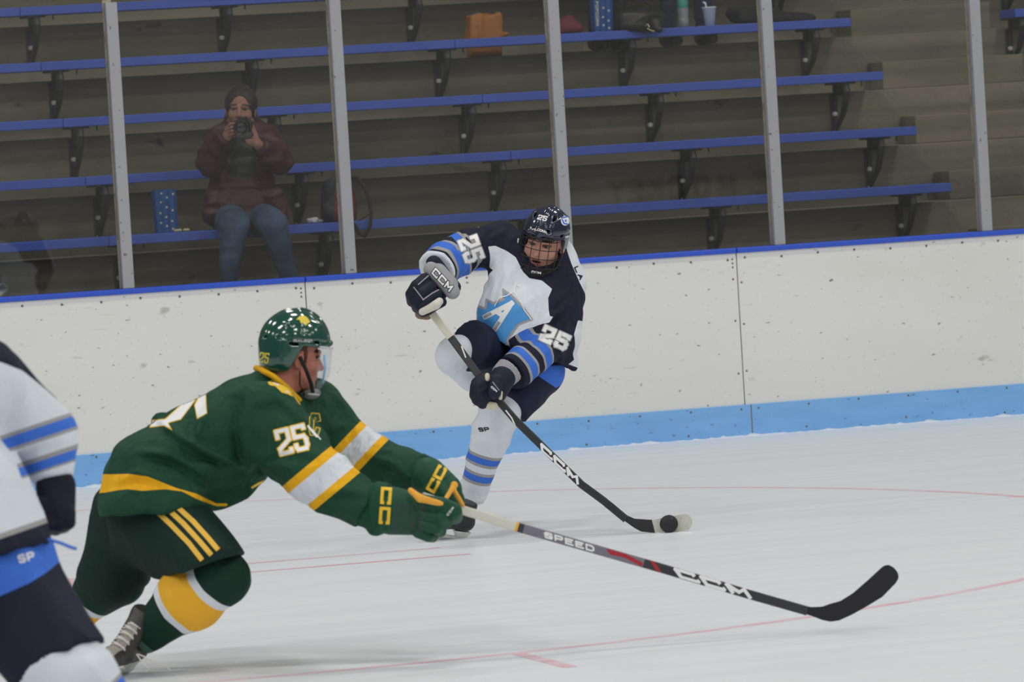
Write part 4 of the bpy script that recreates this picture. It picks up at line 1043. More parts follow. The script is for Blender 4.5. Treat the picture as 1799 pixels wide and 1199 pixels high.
# ---- body
HO = p(517, 627, .02); HA = frame(cdir(.92, -.10, -.36), cdir(.02, .99, .02))
S = SDF(); head_ops(S, HO, HA, 0.0, .95)
S.cap(p(500, 650, .02), p(476, 690, .02), .062, .07, .02)
hv, hf = nets(S, .0032); hv = relax(hv, hf, 1, .4)
S = SDF(); S.cap(p(470, 740, -.10), p(530, 735, .14), .07, .07, .03); S.cap(p(480, 700, .02), p(440, 740, 0), .07, .1, .03); S.cap(p(440, 740, 0), p(270, 860, 0), .12, .12, .03, sq=(DV, 1.2))
for k in (NA, NB, FA, FB): S.cap(*k, .05, .036, .02)
S.cap(p(645, 892, -.3), p(720, 905, -.3), .028, .026, .01); S.cap(p(742, 842, -.10), p(780, 865, -.13), .032, .03, .02)
S.cap(tN_[0], p(362, 988, -.20), .09, .05, .03); S.cap(K, An, .055, .036, .02); S.cap(An, p(240, 1128, -.13), .034, .03, .02)
S.cap(*tF_, .09, .06, .03); S.cap(Kf, p(108, 1112, .22), .05, .036, .02); S.cap(p(255, 885, -.06), p(255, 880, .12), .1, .1, .02)
bv_, bf_ = nets(S, .014)
V = np.concatenate([hv, bv_]); F = np.concatenate([hf, bf_+len(hv)])
at = {k: np.concatenate([g_(hv), -np.ones(len(bv_))]) for k, g_ in head_attrs(HO, HA, 0, .95).items()}
mesh_obj('body', V, F, skin_mat('skin_green_player', c3(170, 112, 96)), pg, True, at)
eyes(pg, HO, HA, .95)
loc = lambda X: ((X-HO) @ HA)/.95
S = SDF(); S.fn(lambda X: smax(smax(sd_ell(loc(X).astype(np.float32), (0, -.012, .02), (.080, .098, .10)), -sd_ell(loc(X).astype(np.float32), (0, .06, -.05), (.2, .10, .10)), .004), -.07-loc(X)[:, 2], .004), 0, HO-.14, HO+.14)
for s_ in (1, -1): S.cap(HO+HA @ np.array([.069*s_, .016, .02]), HO+HA @ np.array([.067*s_, .020, -.018]), .008, .004, .008)
soft('hair', S, .004, mat('brown_hair', c3(84, 54, 40), rough=.8, bump=[(200, .5, .004)]), pg)
HG = mat('green_helmet_shell', c3(18, 64, 52), rough=.14, coat=.8, spec=.6)
ho_, hb_ = helmet(pg, HO, HA, HG, dk, h=.0038, sc=.94, hz=.127, rz=.040, ry=.050)
g = lambda x, y, z: HO+HA @ (np.array([x, y, z], float)*.94)
# clear visor: a curved shell in front of the face
V = []; F = []; nu, nv = 25, 15
for j in range(nv):
    z = .044-.172*j/(nv-1)
    for i in range(nu):
        a = -1.35+2.7*i/(nu-1); r = .096-.030*max(0, -z-.04)/.09; yy = .035+math.cos(a)*(.100-.02*max(0, -z-.05)/.08)
        V.append(g(r*math.sin(a), yy-.012*max(0, (-z-.06)/.07), z))
n0 = len(V); V2 = [v+HA @ np.array([0, .0025, 0]) for v in V]; VV = V+V2
for j in range(nv-1):
    for i in range(nu-1):
        a = j*nu+i; F.append([a, a+1, a+nu+1, a+nu]); F.append([n0+a, n0+a+nu, n0+a+nu+1, n0+a+1])
vo = mesh_obj('visor', VV, F, glass_mat('visor_clear', (.96, .97, .98, 1), .05, .05), ho_, True)
m_ = MB(); E_ = lambda j, i: V2[j*nu+i]
ve = mat('visor_edge', c3(176, 178, 184), rough=.2)
for j_ in (nv-1, 0): MB().tube([E_(j_, i) for i in range(nu)], .003, 6).build('visor_rim', ve, vo, True)
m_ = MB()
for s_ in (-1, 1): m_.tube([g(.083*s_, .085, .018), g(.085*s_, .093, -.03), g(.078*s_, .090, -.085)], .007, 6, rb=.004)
m_.build('visor_reflection', mat('pale_blue_reflection', c3(130, 178, 212), rough=.6), vo, True)  # light-blue reflection in the visor, built as solid coloured strips
S = SDF(); S.ell(g(0, .068, -.120), (.046, .042, .028), HA, 0); S.sub(lambda X: sd_ell(X, g(0, .055, -.100), (.040, .055, .030), HA), .004)
soft('chin_cup', S, .004, mat('clear_cup', c3(120, 120, 124), rough=.2), ho_)
m_ = MB()
m_.tube([g(.096, -.012, .002), g(.100, .016, -.045), g(.082, .045, -.088), g(.057, .064, -.118)], .0085, 8, rb=.0065)
m_.tube([g(-.094, -.012, -.002), g(-.096, .016, -.045), g(-.078, .045, -.088), g(-.055, .064, -.118)], .009, 8, rb=.003)
m_.tube([g(.090, -.004, -.05), g(.080, .004, -.098), g(.050, .034, -.128), g(0, .05, -.14), g(-.05, .034, -.128), g(-.08, .004, -.098), g(-.09, -.004, -.05)], .006, 8, rb=.002)
st_ = m_.build('chin_strap', dk, ho_)
text_decal('strap_lettering', ho_, BVHTree.FromPolygons([tuple(v) for v in m_.V], m_.F), 'BAUER', (520, 640), 52, 3.2, 2.6, 1.4, .9, M['grey_paint'], cell=.5)
text_decal('helmet_lettering', ho_, hb_, 'BAUER', (532, 599), 0, 5.2, 3.4, 1.5, 1.5, M['grey_paint'], cell=.5)
text_decal('helmet_number', ho_, hb_, '25', (464, 629), 8, 5.5, 16, 3.5, 2.4, mat('pale_gold', c3(196, 182, 66), rough=.6), cell=.7)
LY = [(520, 562), (526, 556), (533, 554), (540, 558), (545, 566), (541, 568), (537, 573), (534, 567), (529, 569), (526, 562)]
decal('helmet_emblem', ho_, hb_, lambda P: sd_poly(P, LY), (515, 550), (550, 578), mat('emblem_gold', c3(200, 180, 60), rough=.6), .001, .7)
m_ = MB(); m_.box((0, 0, 0), (0, 0, 0)); 
# ---- gloves
GG = cloth('green_glove', c3(22, 66, 46), [('groove', c3(12, 34, 26)), ('panel', c3(38, 62, 52))], rough=.55, wr=.25)
S = SDF()
S.cap(p(690, 898, -.33), p(738, 905, -.33), 42*px, 36*px, .012, sq=(DV, .66))
glove_fingers(S, [fp([(745, 884, -.36), (776, 888, -.38), (797, 897, -.35), (799, 908, -.29)]), fp([(746, 906, -.37), (772, 911, -.39), (783, 918, -.35), (778, 920, -.29)]),
    fp([(742, 923, -.37), (766, 929, -.385), (774, 934, -.345), (770, 932, -.29)]), fp([(734, 936, -.355), (752, 943, -.36), (760, 944, -.32), (758, 938, -.28)])], [14.5*px, 11.5*px, 10.5*px, 10*px], .0008)
S.sub(lambda X: sd_cap(X, p(778, 872, -.46), p(772, 905, -.475), .012, .012), .006)
def bars(V):
    u, v, z = proj(V); w = u+(v-905)*.10; m_ = np.minimum(np.minimum(w-689, 748-w), np.minimum(v-882+(u-690)*-.05, 940-v)); k = (w-689) % 15.0
    return np.minimum(m_, np.minimum(k-1.2, 13.0-k))/f.s
def grv(V):
    return -np.ones(len(V))
def grv_(V):
    u, v, z = proj(V); gg = np.full(len(V), -1.0)
    for c_ in (700, 722, 746): gg = np.maximum(gg, (1.2-np.abs(u-c_-(v-900)*-.08))/f.s)
    return np.where((v > 868) & (u < 755), gg, -1)
pnl = fpoly(f, [(692, 880), (746, 880), (742, 936), (688, 930)])
o, b = soft('glove', S, .0045, GG, pg, bvh=True, attrs=dict(groove=grv, panel=bars)); GNEAR, GNB = o, b
S = SDF(); S.cap(p(664, 893, -.31), p(686, 893, -.32), 47*px, 42*px, .006, sq=(DV, .75), flat=(1, 1)); S.cap(p(656, 862, -.31), p(658, 928, -.31), 13*px, 14*px, .012); S.cap(p(640, 890, -.30), p(664, 893, -.31), 36*px, 42*px, .01, sq=(DV, .8)); S.cap(p(682, 868, -.35), p(680, 924, -.35), 10*px, 10*px, .01)
c, cb = soft('glove_cuff', S, .0045, cloth('green_cuff', c3(20, 62, 42), wr=.3), o, bvh=True)
text_decal('glove_lettering', c, [cb, b], 'cc', (677, 889), 94, 25, 14, 10, 5.6, M['gold_paint'], cell=1.0)
S = SDF(); S.cap(p(721, 862, -.38), p(738, 876, -.405), 5*px, 7*px, .006); S.cap(p(738, 876, -.405), p(776, 886, -.40), 7*px, 5*px, .006)
soft('glove_palm', S, .004, cloth('orange_palm', c3(228, 150, 60)), o)
pf = lambda u, v, dz: p(u, v, dz-.12)
fpf = lambda L: [pf(*q) for q in L]
S = SDF()
S.cap(pf(752, 838, -.02), pf(782, 862, -.05), 34*px, 30*px, .012, sq=(DV, .8))
glove_fingers(S, [fpf([(778, 842, -.06), (798, 862, -.08), (806, 880, -.06)]), fpf([(768, 852, -.08), (785, 870, -.10), (798, 886, -.08)]), fpf([(752, 860, -.06), (770, 876, -.08), (784, 884, -.06)])], [12*px, 12*px, 11*px])
def grv2(V):
    u, v, z = proj(V); return (1.2-np.abs((v-850)-(u-770)*-.7))/f.s
o, b = soft('glove', S, .005, GG, pg, bvh=True, attrs=dict(groove=grv2, panel=lambda V: -np.ones(len(V))))
text_decal('glove_lettering', o, b, 'cc', (767, 842), -62, 19, 13, 7, 5.0, M['gold_paint'], cell=1.0)
S = SDF(); S.cap(pf(745, 804, .0), pf(734, 850, -.04), 7*px, 9*px, .006); S.cap(pf(736, 826, .01), pf(722, 832, .02), 26*px, 26*px, .01, flat=(1, 1))
soft('glove_cuff', S, .005, cloth('green_cuff_far', c3(20, 62, 42), wr=.3), o)
S = SDF(); S.cap(pf(795, 858, -.15), pf(780, 882, -.20), 4.5*px, 4*px, .005); S.cap(pf(795, 858, -.15), pf(813, 888, -.14), 4.5*px, 4*px, .005); S.cap(pf(798, 853, -.09), pf(795, 862, -.10), 7*px, 6*px, .005)
soft('glove_palm', S, .004, cloth('orange_palm_far', c3(228, 150, 60)), o)
text_decal('glove_mark', bpy.data.objects['glove_thumb'] if False else GNEAR, GNB, 'CCM', (791, 899), -52, 4, 3.0, 2.4, 1.1, M['white_paint'], cell=.5)
# ---- stick
path = lerp_path([(742, 873, -.29), (812, 896.5, -.25), (907, 926, -.21), (1164, 999.5, -.12), (1315, 1044.7, -.10), (1418, 1074, -.08)], 5)
SG = mat('green_player_shaft', c3(44, 44, 48), rough=.35, layers=[('tape', c3(186, 184, 172)), ('orange', c3(224, 150, 50)), ('grey', c3(104, 102, 112)), ('pale', c3(186, 182, 176))])
lens = [0]
for a_, b_ in zip(path[:-1], path[1:]): lens.append(lens[-1]+np.linalg.norm(f.p(*a_)-f.p(*b_)))
U_ = lambda u: float(np.interp(u, [a_[0] for a_ in path], lens))
sg, sgb, P_ = stick('hockey_stick', 'long black and grey lettered hockey stick reached out by the green player', None, f, path, .031, .02,
    dict(tape=lambda T: U_(905)-T, orange=lambda T: np.minimum(T-U_(905), U_(919)-T), grey=lambda T: np.minimum(T-U_(919), U_(1130)-T),
         pale=lambda T: np.maximum.reduce([np.minimum(T-U_(a), U_(b)-T) for a, b in ((938, 944), (986, 992), (1048, 1056), (1100, 1106), (1128, 1142))])), SG, f.p(1465, 1090, -.08))
text_decal('stick_lettering', sg, sgb, 'SPEED', (1000, 952.5), 16.3, 13, 8, 6, 3.0, M['white_paint'], shear=-.4, cell=.9)
text_decal('stick_lettering', sg, sgb, 'ccM', (1252, 1025.5), 16.5, 32, 11, 15, 6.0, M['white_paint'], shear=-1.3, cell=1.0)
decal('stick_flash', sg, sgb, lambda P: np.minimum(sd_poly(P, [(1064, 964), (1100, 974), (1130, 990), (1128, 996), (1096, 980), (1072, 975)]), sd_poly(P, [(1142, 985), (1150, 988), (1162, 1006), (1152, 1003)])), (1060, 960), (1170, 1010), M['red_paint'], .001, 1)
BG = [(1410, 1064), (1425, 1067.5), (1444.6, 1066.7), (1459, 1061.5), (1476, 1057), (1498, 1043.5), (1525, 1020), (1550, 997), (1556, 993.5), (1563, 993.5), (1572, 999), (1578, 1008), (1579, 1016), (1574, 1025), (1550, 1049.6), (1518, 1069), (1496, 1081), (1474, 1091), (1459, 1093), (1444.6, 1090), (1425, 1082.6), (1406, 1077)]
slab('blade', f, sg, BG, lambda u, v: -.085-(.05*((u-1430)/140)**2 if u > 1430 else 0), .009, mat('blade_tape_black', c3(30, 30, 33), rough=.8, bump=[(300, .4, .002)]), 4.0)
# ================================================================ near player at the left edge
f = Fig(15.0); p = f.p; px = 1/f.s
gx, gy = 262, 1400
pl = thing('person', 'nearest hockey player in white jersey with blue stripes, cut by the left edge', 'person', on_plane(60, 1404, (0, 0, 1), 0))
AU = (p(-15, 680, .06), p(78, 768, .14)); AL = (p(78, 768, .14), p(98, 850, .10))
BU = (p(-230, 690, .15), p(-290, 800, .05)); BL_ = (p(-290, 800, .05), p(-168, 880, -.22))
S = SDF()
S.cap(p(-30, 672, -.02), p(-215, 680, .14), 70*px, 70*px, .04)
S.cap(p(-95, 740, .02), p(-80, 890, .0), 98*px, 120*px, .05, sq=(DV, .95))
S.cap(p(-64, 880, -.03), p(-37, 1000, -.04), 110*px, 130*px, .04, sq=(DV, 1.0))
hn = nrm(np.cross(nrm(p(0, 974, 0)-p(97, 941, 0)), DV)); hn = hn if hn @ UP < 0 else -hn
S.cut(p(0, 974, 0), hn, .01)
S.cap(*AU, 70*px, 62*px, .012); S.cap(*AL, 60*px, 37*px, .008, flat=(0, 1)); S.cap(*BU, 68*px, 58*px, .03); S.cap(*BL_, 56*px, 36*px, .02, flat=(0, 1))
S.disp(folds(.009, 6.0, p(0, 600)-p(60, 900), 3.0, 81)); S.disp(folds(.005, 12.0, p(0, 600)-p(60, 760), 3.0, 87))
dA = RT*.314-UP*.95; oA = p(0, 0, 0); tA = lambda V: ((proj(V)[0]*.314+proj(V)[1]*.95))/f.s
tb = lambda a, b: (lambda V: np.minimum(tA(V)-a/f.s, b/f.s-tA(V)))
nA = AND(nearer(AU, [(p(-85, 780, .05), p(-45, 960, 0))]), lambda V: ((proj(V)[0])+60)/f.s) 
nA2 = AND(OR(nearer(AU, [(p(-85, 780, .05), p(-30, 960, 0))]), nearer(AL, [(p(-85, 780, .05), p(-30, 960, 0))])), lambda V: ((proj(V)[0])+60)/f.s)
hemt = lambda V: (V-p(0, 974, 0)) @ hn
yk = fpoly(f, [(-330, 560), (-330, 720), (-250, 660), (-120, 640), (0, 636), (40, 652), (80, 684), (124, 724), (140, 700), (60, 600), (0, 560)])
jo, jb = soft('jersey', S, .009, cloth('white_jersey_near', WHITE, [('navy', NAVY), ('grey', GREY), ('royal', ROYAL), ('hem', NAVY), ('hemgrey', GREY)]), pl, bvh=True, it=2,
    attrs=dict(navy=yk, grey=AND(nA2, OR(tb(728, 760), tb(784, 812))), royal=AND(nA2, OR(tb(735, 754), tb(792, 808))), hem=lambda V: hemt(V)+.040, hemgrey=band(hemt, -.054, -.040)))
S = SDF(); tH = (p(-10, 1005, .0), p(104, 1176, -.10)); tO = (p(-130, 1010, .12), p(-190, 1150, .05))
S.cap(p(-20, 985, -.01), p(-120, 990, .10), 104*px, 104*px, .04); S.cap(*tH, 106*px, 88*px, .04, flat=(0, 1)); S.cap(*tO, 104*px, 88*px, .04, flat=(0, 1))
S.disp(folds(.008, 6.0, p(0, 1000)-p(80, 1150), 3.0, 91))
po, pb = soft('pants', S, .0095, cloth('navy_pants_near', c3(26, 29, 44), [('panel', ROYAL)], wr=.3), pl, bvh=True, it=2,
    attrs=dict(panel=fpoly(f, [(-260, 940), (120, 930), (108, 984), (84, 1005), (50, 1026), (0, 1048), (-60, 1062), (-260, 1050)])))
text_decal('pants_mark', po, pb, 'SP', (46, 980), -14, 10, 12, 6, 3.2, M['white_paint'], cell=1.2)
MB().tube([p(84, 948, -.12), p(108, 955, -.11), p(124, 962, -.11), p(134, 965, -.10)], .0045, 6).build('lace_end', M['royal_paint'], pl, True)
SK = (p(128, 1200, -.12), p(246, 1345, -.10)); SO = (p(-200, 1165, .05), p(-240, 1350, .15))
ts_, _ = along(SK)
S = SDF(); S.cap(p(100, 1170, -.10), SK[0], 78*px, 76*px, .02); S.cap(*SK, 76*px, 46*px, .02)
S.disp(folds(.005, 10.0, p(0, 1000)-p(-30, 1150), 3.0, 95))
SKM = cloth('white_sock_near', WHITE, [('grey', GREY), ('royal', ROYAL)], wr=.4)
soft('sock', S, .009, SKM, pl, it=2, attrs=dict(grey=OR(band(ts_, .060, .145), band(ts_, .19, .26)), royal=OR(band(ts_, .070, .135), band(ts_, .20, .25))))
S = SDF(); S.cap(p(-190, 1150, .05), SO[0], 78*px, 76*px, .02); S.cap(*SO, 78*px, 46*px, .02)
to_, _ = along(SO)
soft('sock', S, .011, SKM, pl, it=2, attrs=dict(grey=OR(band(to_, .060, .145), band(to_, .19, .26)), royal=OR(band(to_, .070, .135), band(to_, .20, .25))))
skate(pl, on_plane(262, 1408, (0, 0, 1), 0), cdir(.7, 0, -.7), cdir(-.05, .99, 0), bm_, M['lace'])
skate(pl, on_plane(-235, 1425, (0, 0, 1), 0), cdir(.7, 0, -.7), cdir(-.05, .99, 0), bm_, M['lace'])
HO = p(-75, 535, -.02); HA = frame(cdir(.7, -.1, -.5), cdir(.1, .99, 0))
S = SDF(); head_ops(S, HO, HA, 0, .98); S.cap(HO-HA[:, 2]*.10, p(-85, 650, .03), .06, .075, .02)
hv, hf = nets(S, .006)
S = SDF(); S.cap(p(-30, 690, -.02), p(-200, 695, .12), .07, .07, .03); S.cap(p(-95, 720, .06), p(-70, 980, .04), .12, .13, .03)
for k in (AU, AL, BU, BL_): S.cap(*k, .055, .028, .02)
S.cap(AL[1], p(98, 890, .08), .026, .024, .02); S.cap(BL_[1], p(-150, 900, -.26), .03, .028, .02)
S.cap(*tH, .09, .07, .03); S.cap(*tO, .09, .07, .03); S.cap(tH[1], SK[0], .07, .06, .02); S.cap(*SK, .06, .04, .02); S.cap(SK[1], p(262, 1375, -.1), .04, .03, .02)
S.cap(tO[1], SO[0], .07, .06, .02); S.cap(*SO, .06, .04, .02); S.cap(SO[1], p(-237, 1385, .15), .04, .03, .02)
bv_, bf_ = nets(S, .016)
V = np.concatenate([hv, bv_]); F = np.concatenate([hf, bf_+len(hv)])
at = {k: np.concatenate([g_(hv), -np.ones(len(bv_))]) for k, g_ in head_attrs(HO, HA, 0, .98).items()}
mesh_obj('body', V, F, skin_mat('skin_near_player', SKIN), pl, True, at)
eyes(pl, HO, HA, .98)
helmet(pl, HO, HA, HM, dk, h=.006, sc=.98)
GD = cloth('dark_glove_near', c3(24, 26, 36), wr=.5)
for cx_, cy_, dz, sx in ((98, 892, .08, 1), (-150, 905, -.26, -1)):
    S = SDF(); S.cap(p(cx_, cy_-36, dz+.02), p(cx_+2*sx, cy_+8, dz), 36*px, 33*px, .012, sq=(DV, .75))
    glove_fingers(S, [[p(cx_+a, cy_+8, dz-.02), p(cx_+a*1.05-2*sx, cy_+34-abs(a)*.3, dz-.03), p(cx_+a*.9-8*sx, cy_+42-abs(a)*.3, dz+.03)] for a in (-24*sx, -8*sx, 9*sx, 24*sx)], [12*px]*4)
    S.cap(p(cx_-28*sx, cy_-10, dz-.03), p(cx_-30*sx, cy_+18, dz-.04), 10*px, 9*px, .006)
    soft('glove', S, .006, GD, pl)
# ================================================================ people and things on the benches
def depth_fig(u, v, Y):
    P = on_plane(u, v, (0, 1, 0), Y); return Fig(float((P-CAM) @ FW))
f = depth_fig(430, 400, YJ(0)+.16); p = f.p; px = 1/f.s
BURG = c3(58, 17, 28)
wo = thing('person', 'seated woman in burgundy jacket and blue jeans looking through a black camera', 'person', p(450, 482, -.35)*[1, 1, 0]+np.array([0, 0, TJ(-1)]))
S = SDF()
S.cap(p(390, 248, .02), p(465, 248, .02), 27*px, 27*px, .03); S.cap(p(426, 262, .0), p(425, 330, -.02), 46*px, 52*px, .04, sq=(DV, .75))
S.cap(p(425, 335, -.02), p(428, 378, -.06), 56*px, 60*px, .04, sq=(DV, .8)); S.cap(p(378, 350, -.12), p(366, 384, -.14), 22*px, 12*px, .03); S.cap(p(480, 350, -.12), p(494, 380, -.14), 22*px, 12*px, .03)
S.cut(p(430, 396, 0), -UP, .01)
RU = (p(386, 250, 0), p(371, 284, -.14)); RF = (p(371, 284, -.14), p(398, 240, -.30)); LU = (p(468, 250, 0), p(490, 282, -.12)); LF = (p(490, 282, -.12), p(456, 256, -.30))
S.cap(*RU, 28*px, 24*px, .02); S.cap(*RF, 24*px, 15*px, .015, flat=(0, 1)); S.cap(*LU, 28*px, 24*px, .02); S.cap(*LF, 24*px, 15*px, .015, flat=(0, 1))
S.cap(p(408, 226, .05), p(446, 226, .05), 20*px, 20*px, .03)
S.disp(folds(.007, 14.0, RT, 3.0, 101)); S.disp(lambda X: .004*np.cos(((X-p(425, 300, 0)) @ UP)*85))
soft('jacket', S, .008, mat('burgundy_quilt', BURG, rough=.5, layers=[('black', c3(22, 22, 24)), ('cuff', c3(58, 38, 38))], bump=[(18, .4, .02)], var=[((6, 6, 6), (.4, .7), (.75, .7, .75, 1))]), wo, it=2,
    attrs=dict(black=fpoly(f, [(404, 232), (447, 232), (450, 300), (436, 316), (404, 312), (396, 280)]), cuff=lambda V: np.maximum((V-p(398, 240, -.30)) @ nrm(RF[1]-RF[0])+.035, (V-p(456, 256, -.30)) @ nrm(LF[1]-LF[0])+.035)*1.0-.0*V[:, 0] if False else -np.ones(len(V))))
KN = (p(411, 394, -.40), p(478, 392, -.40)); FT = (p(403, 484, -.34), p(506, 482, -.28)); HP = (p(404, 384, -.02), p(452, 384, -.02))
S = SDF()
for k in (0, 1):
    S.cap(HP[k], KN[k], 30*px, 25*px, .03); S.cap(KN[k], FT[k], 25*px, 16*px, .012)
S.cap(HP[0], HP[1], 32*px, 32*px, .03)
S.disp(folds(.004, 16.0, RT, 3.0, 111))
soft('jeans', S, .008, mat('blue_denim', c3(52, 66, 88, .9), rough=.85, var=[((5, 5, 5), (.42, .68), c3(74, 96, 124, .9), 'mix'), ((60, 60, 60), (.3, .7), (.85, .87, .9, 1))], bump=[(20, .4, .01)]), wo, it=2)
for k in (0, 1):
    b_ = np.array([FT[k][0], FT[k][1], TJ(-1)]); S = SDF(); S.cap(b_+[0, .05, .04], b_+[-.02, -.13, .03], .042, .034, .02); S.cap(b_+[0, .05, .05], b_+[0, .03, .11], .04, .045, .02); S.cut(b_, (0, 0, -1))
    soft('shoe', S, .008, mat('dark_shoe', c3(38, 36, 36), rough=.6) if k == 0 else bpy.data.materials['dark_shoe'], wo)
HO = p(423, 193, -.02); HA = frame(cdir(-.04, -.06, .99), cdir(.02, .99, .06))
S = SDF(); head_ops(S, HO, HA, 0, 1.0); hv, hf = nets(S, .0038); hv = relax(hv, hf, 1, .4)
S = SDF(); S.cap(p(426, 240, .03), p(426, 360, 0), .10, .13, .03); S.cap(p(400, 250, .02), p(456, 250, .02), .06, .06, .03)
for k in (RU, RF, LU, LF): S.cap(*k, .042, .026, .02)
for k in (0, 1): S.cap(HP[k], KN[k], .07, .055, .03); S.cap(KN[k], FT[k], .055, .035, .02)
S.cap(RF[1], p(401, 236, -.32), .026, .027, .01); S.cap(LF[1], p(450, 252, -.33), .026, .027, .01)
bv_, bf_ = nets(S, .012)
# hands: palm and five fingers each, closed round the camera
S = SDF(); R_ = .0078
S.cap(p(399, 240, -.315), p(401, 229, -.325), .027, .022, .012, sq=(DV, .7))
for a_ in ([(398, 224, -.33), (405, 218, -.355), (413, 217, -.36)], [(397, 229, -.335), (406, 224, -.365), (413, 223, -.37)], [(398, 234, -.335), (407, 230, -.365), (413, 229, -.37)], [(400, 239, -.33), (407, 236, -.36), (412, 234, -.36)], [(405, 236, -.31), (411, 240, -.315), (416, 238, -.32)]):
    q = fp(a_); S.cap(q[0], q[1], R_, R_*.95, .004); S.cap(q[1], q[2], R_*.95, R_*.8, .002)
S.cap(p(453, 254, -.32), p(448, 244, -.33), .027, .022, .012, sq=(DV, .7))
for a_ in ([(448, 240, -.335), (443, 228, -.345), (437, 217, -.35)], [(451, 238, -.33), (446, 226, -.335), (440, 214, -.335)], [(445, 247, -.345), (440, 247, -.375), (432, 247, -.385)], [(447, 251, -.34), (441, 251, -.37), (433, 250, -.38)], [(450, 255, -.33), (443, 255, -.35), (436, 253, -.36)]):
    q = fp(a_); S.cap(q[0], q[1], R_, R_*.95, .004); S.cap(q[1], q[2], R_*.95, R_*.8, .002)
nv_, nf_ = nets(S, .0032)
V = np.concatenate([hv, bv_, nv_]); F = np.concatenate([hf, bf_+len(hv), nf_+len(hv)+len(bv_)])
at = {k: np.concatenate([g_(hv), -np.ones(len(bv_)+len(nv_))]) for k, g_ in head_attrs(HO, HA, 0, 1.0).items()}
mesh_obj('body', V, F, skin_mat('skin_woman', c3(138, 104, 92, .95)), wo, True, at)
eyes(wo, HO, HA, 1.0)
loc = lambda X: (X-HO) @ HA
S = SDF(); S.fn(lambda X: smax(sd_ell(loc(X).astype(np.float32), (0, -.022, .035), (.090, .106, .102)), -smin(sd_ell(loc(X).astype(np.float32), (0, .105, -.03), (.058, .075, .115)), sd_ell(loc(X).astype(np.float32), (0, .10, .02), (.052, .06, .06)), .02), .008), 0, HO-.15, HO+.15)
S.ell(HO+HA @ np.array([.0, -.10, .10]), (.045, .045, .04), HA, .015)
S.cap(HO+HA @ np.array([.055, -.04, -.03]), HO+HA @ np.array([.075, -.01, -.17]), .035, .026, .02); S.cap(HO+HA @ np.array([-.06, -.045, -.03]), HO+HA @ np.array([-.07, -.03, -.10]), .03, .02, .02)
S.disp(lambda X: .003*(vnoise((X*[70, 70, 12]).astype(np.float32))-.5))
soft('hair', S, .0045, mat('dark_hair', c3(34, 29, 30), rough=.55, bump=[((200, 200, 20), .5, .004)]), wo)
# her camera
ca = thing('camera', 'black camera with big lens held to the face of the seated woman', 'camera', p(428, 240, -.37))
blk = mat('camera_black', c3(17, 17, 18), rough=.35); A_ = frame(cdir(-.04, -.06, .99), cdir(.02, .99, .06)); cg = p(427, 219, -.345); G = lambda x, y, z: cg+A_ @ np.array([x, y, z])
S = SDF(); S.box(G(0, -.015, -.008), (.046, .025, .032), A_, .010, .004); S.box(G(0, -.005, .030), (.022, .026, .014), A_, .008, .010); S.cap(G(-.040, .006, -.012), G(-.040, .006, .010), .014, .014, .008)
soft('camera_body', S, .003, blk, ca)
lz = MB().lathe(G(.002, .005, -.014), [(.030, 0), (.033, .01), (.033, .04), (.038, .045), (.038, .075), (.041, .078), (.041, .105), (.037, .107), (.033, .095)], 28, A_[:, 1]).build('lens', blk, ca, True)
MB().lathe(G(.002, .005, -.014)+A_[:, 1]*.090, [(.034, 0), (.030, .005), (.018, .009), (.003, .010)], 24, A_[:, 1]).build('front_glass', mat('lens_glass', c3(20, 24, 32), rough=.05, coat=1), lz, True)
MB().box((0, 0, 0), (.001, .001, .001))
st = MB().tube([G(.048, -.01, .02), G(.065, -.03, -.05), G(.060, -.07, -.12), G(.04, -.10, -.06)], .004, 6).tube([G(-.048, -.01, .02), G(-.062, -.03, -.05), G(-.060, -.07, -.12), G(-.04, -.10, -.06)], .004, 6)
st.build('neck_strap', blk, ca, True)

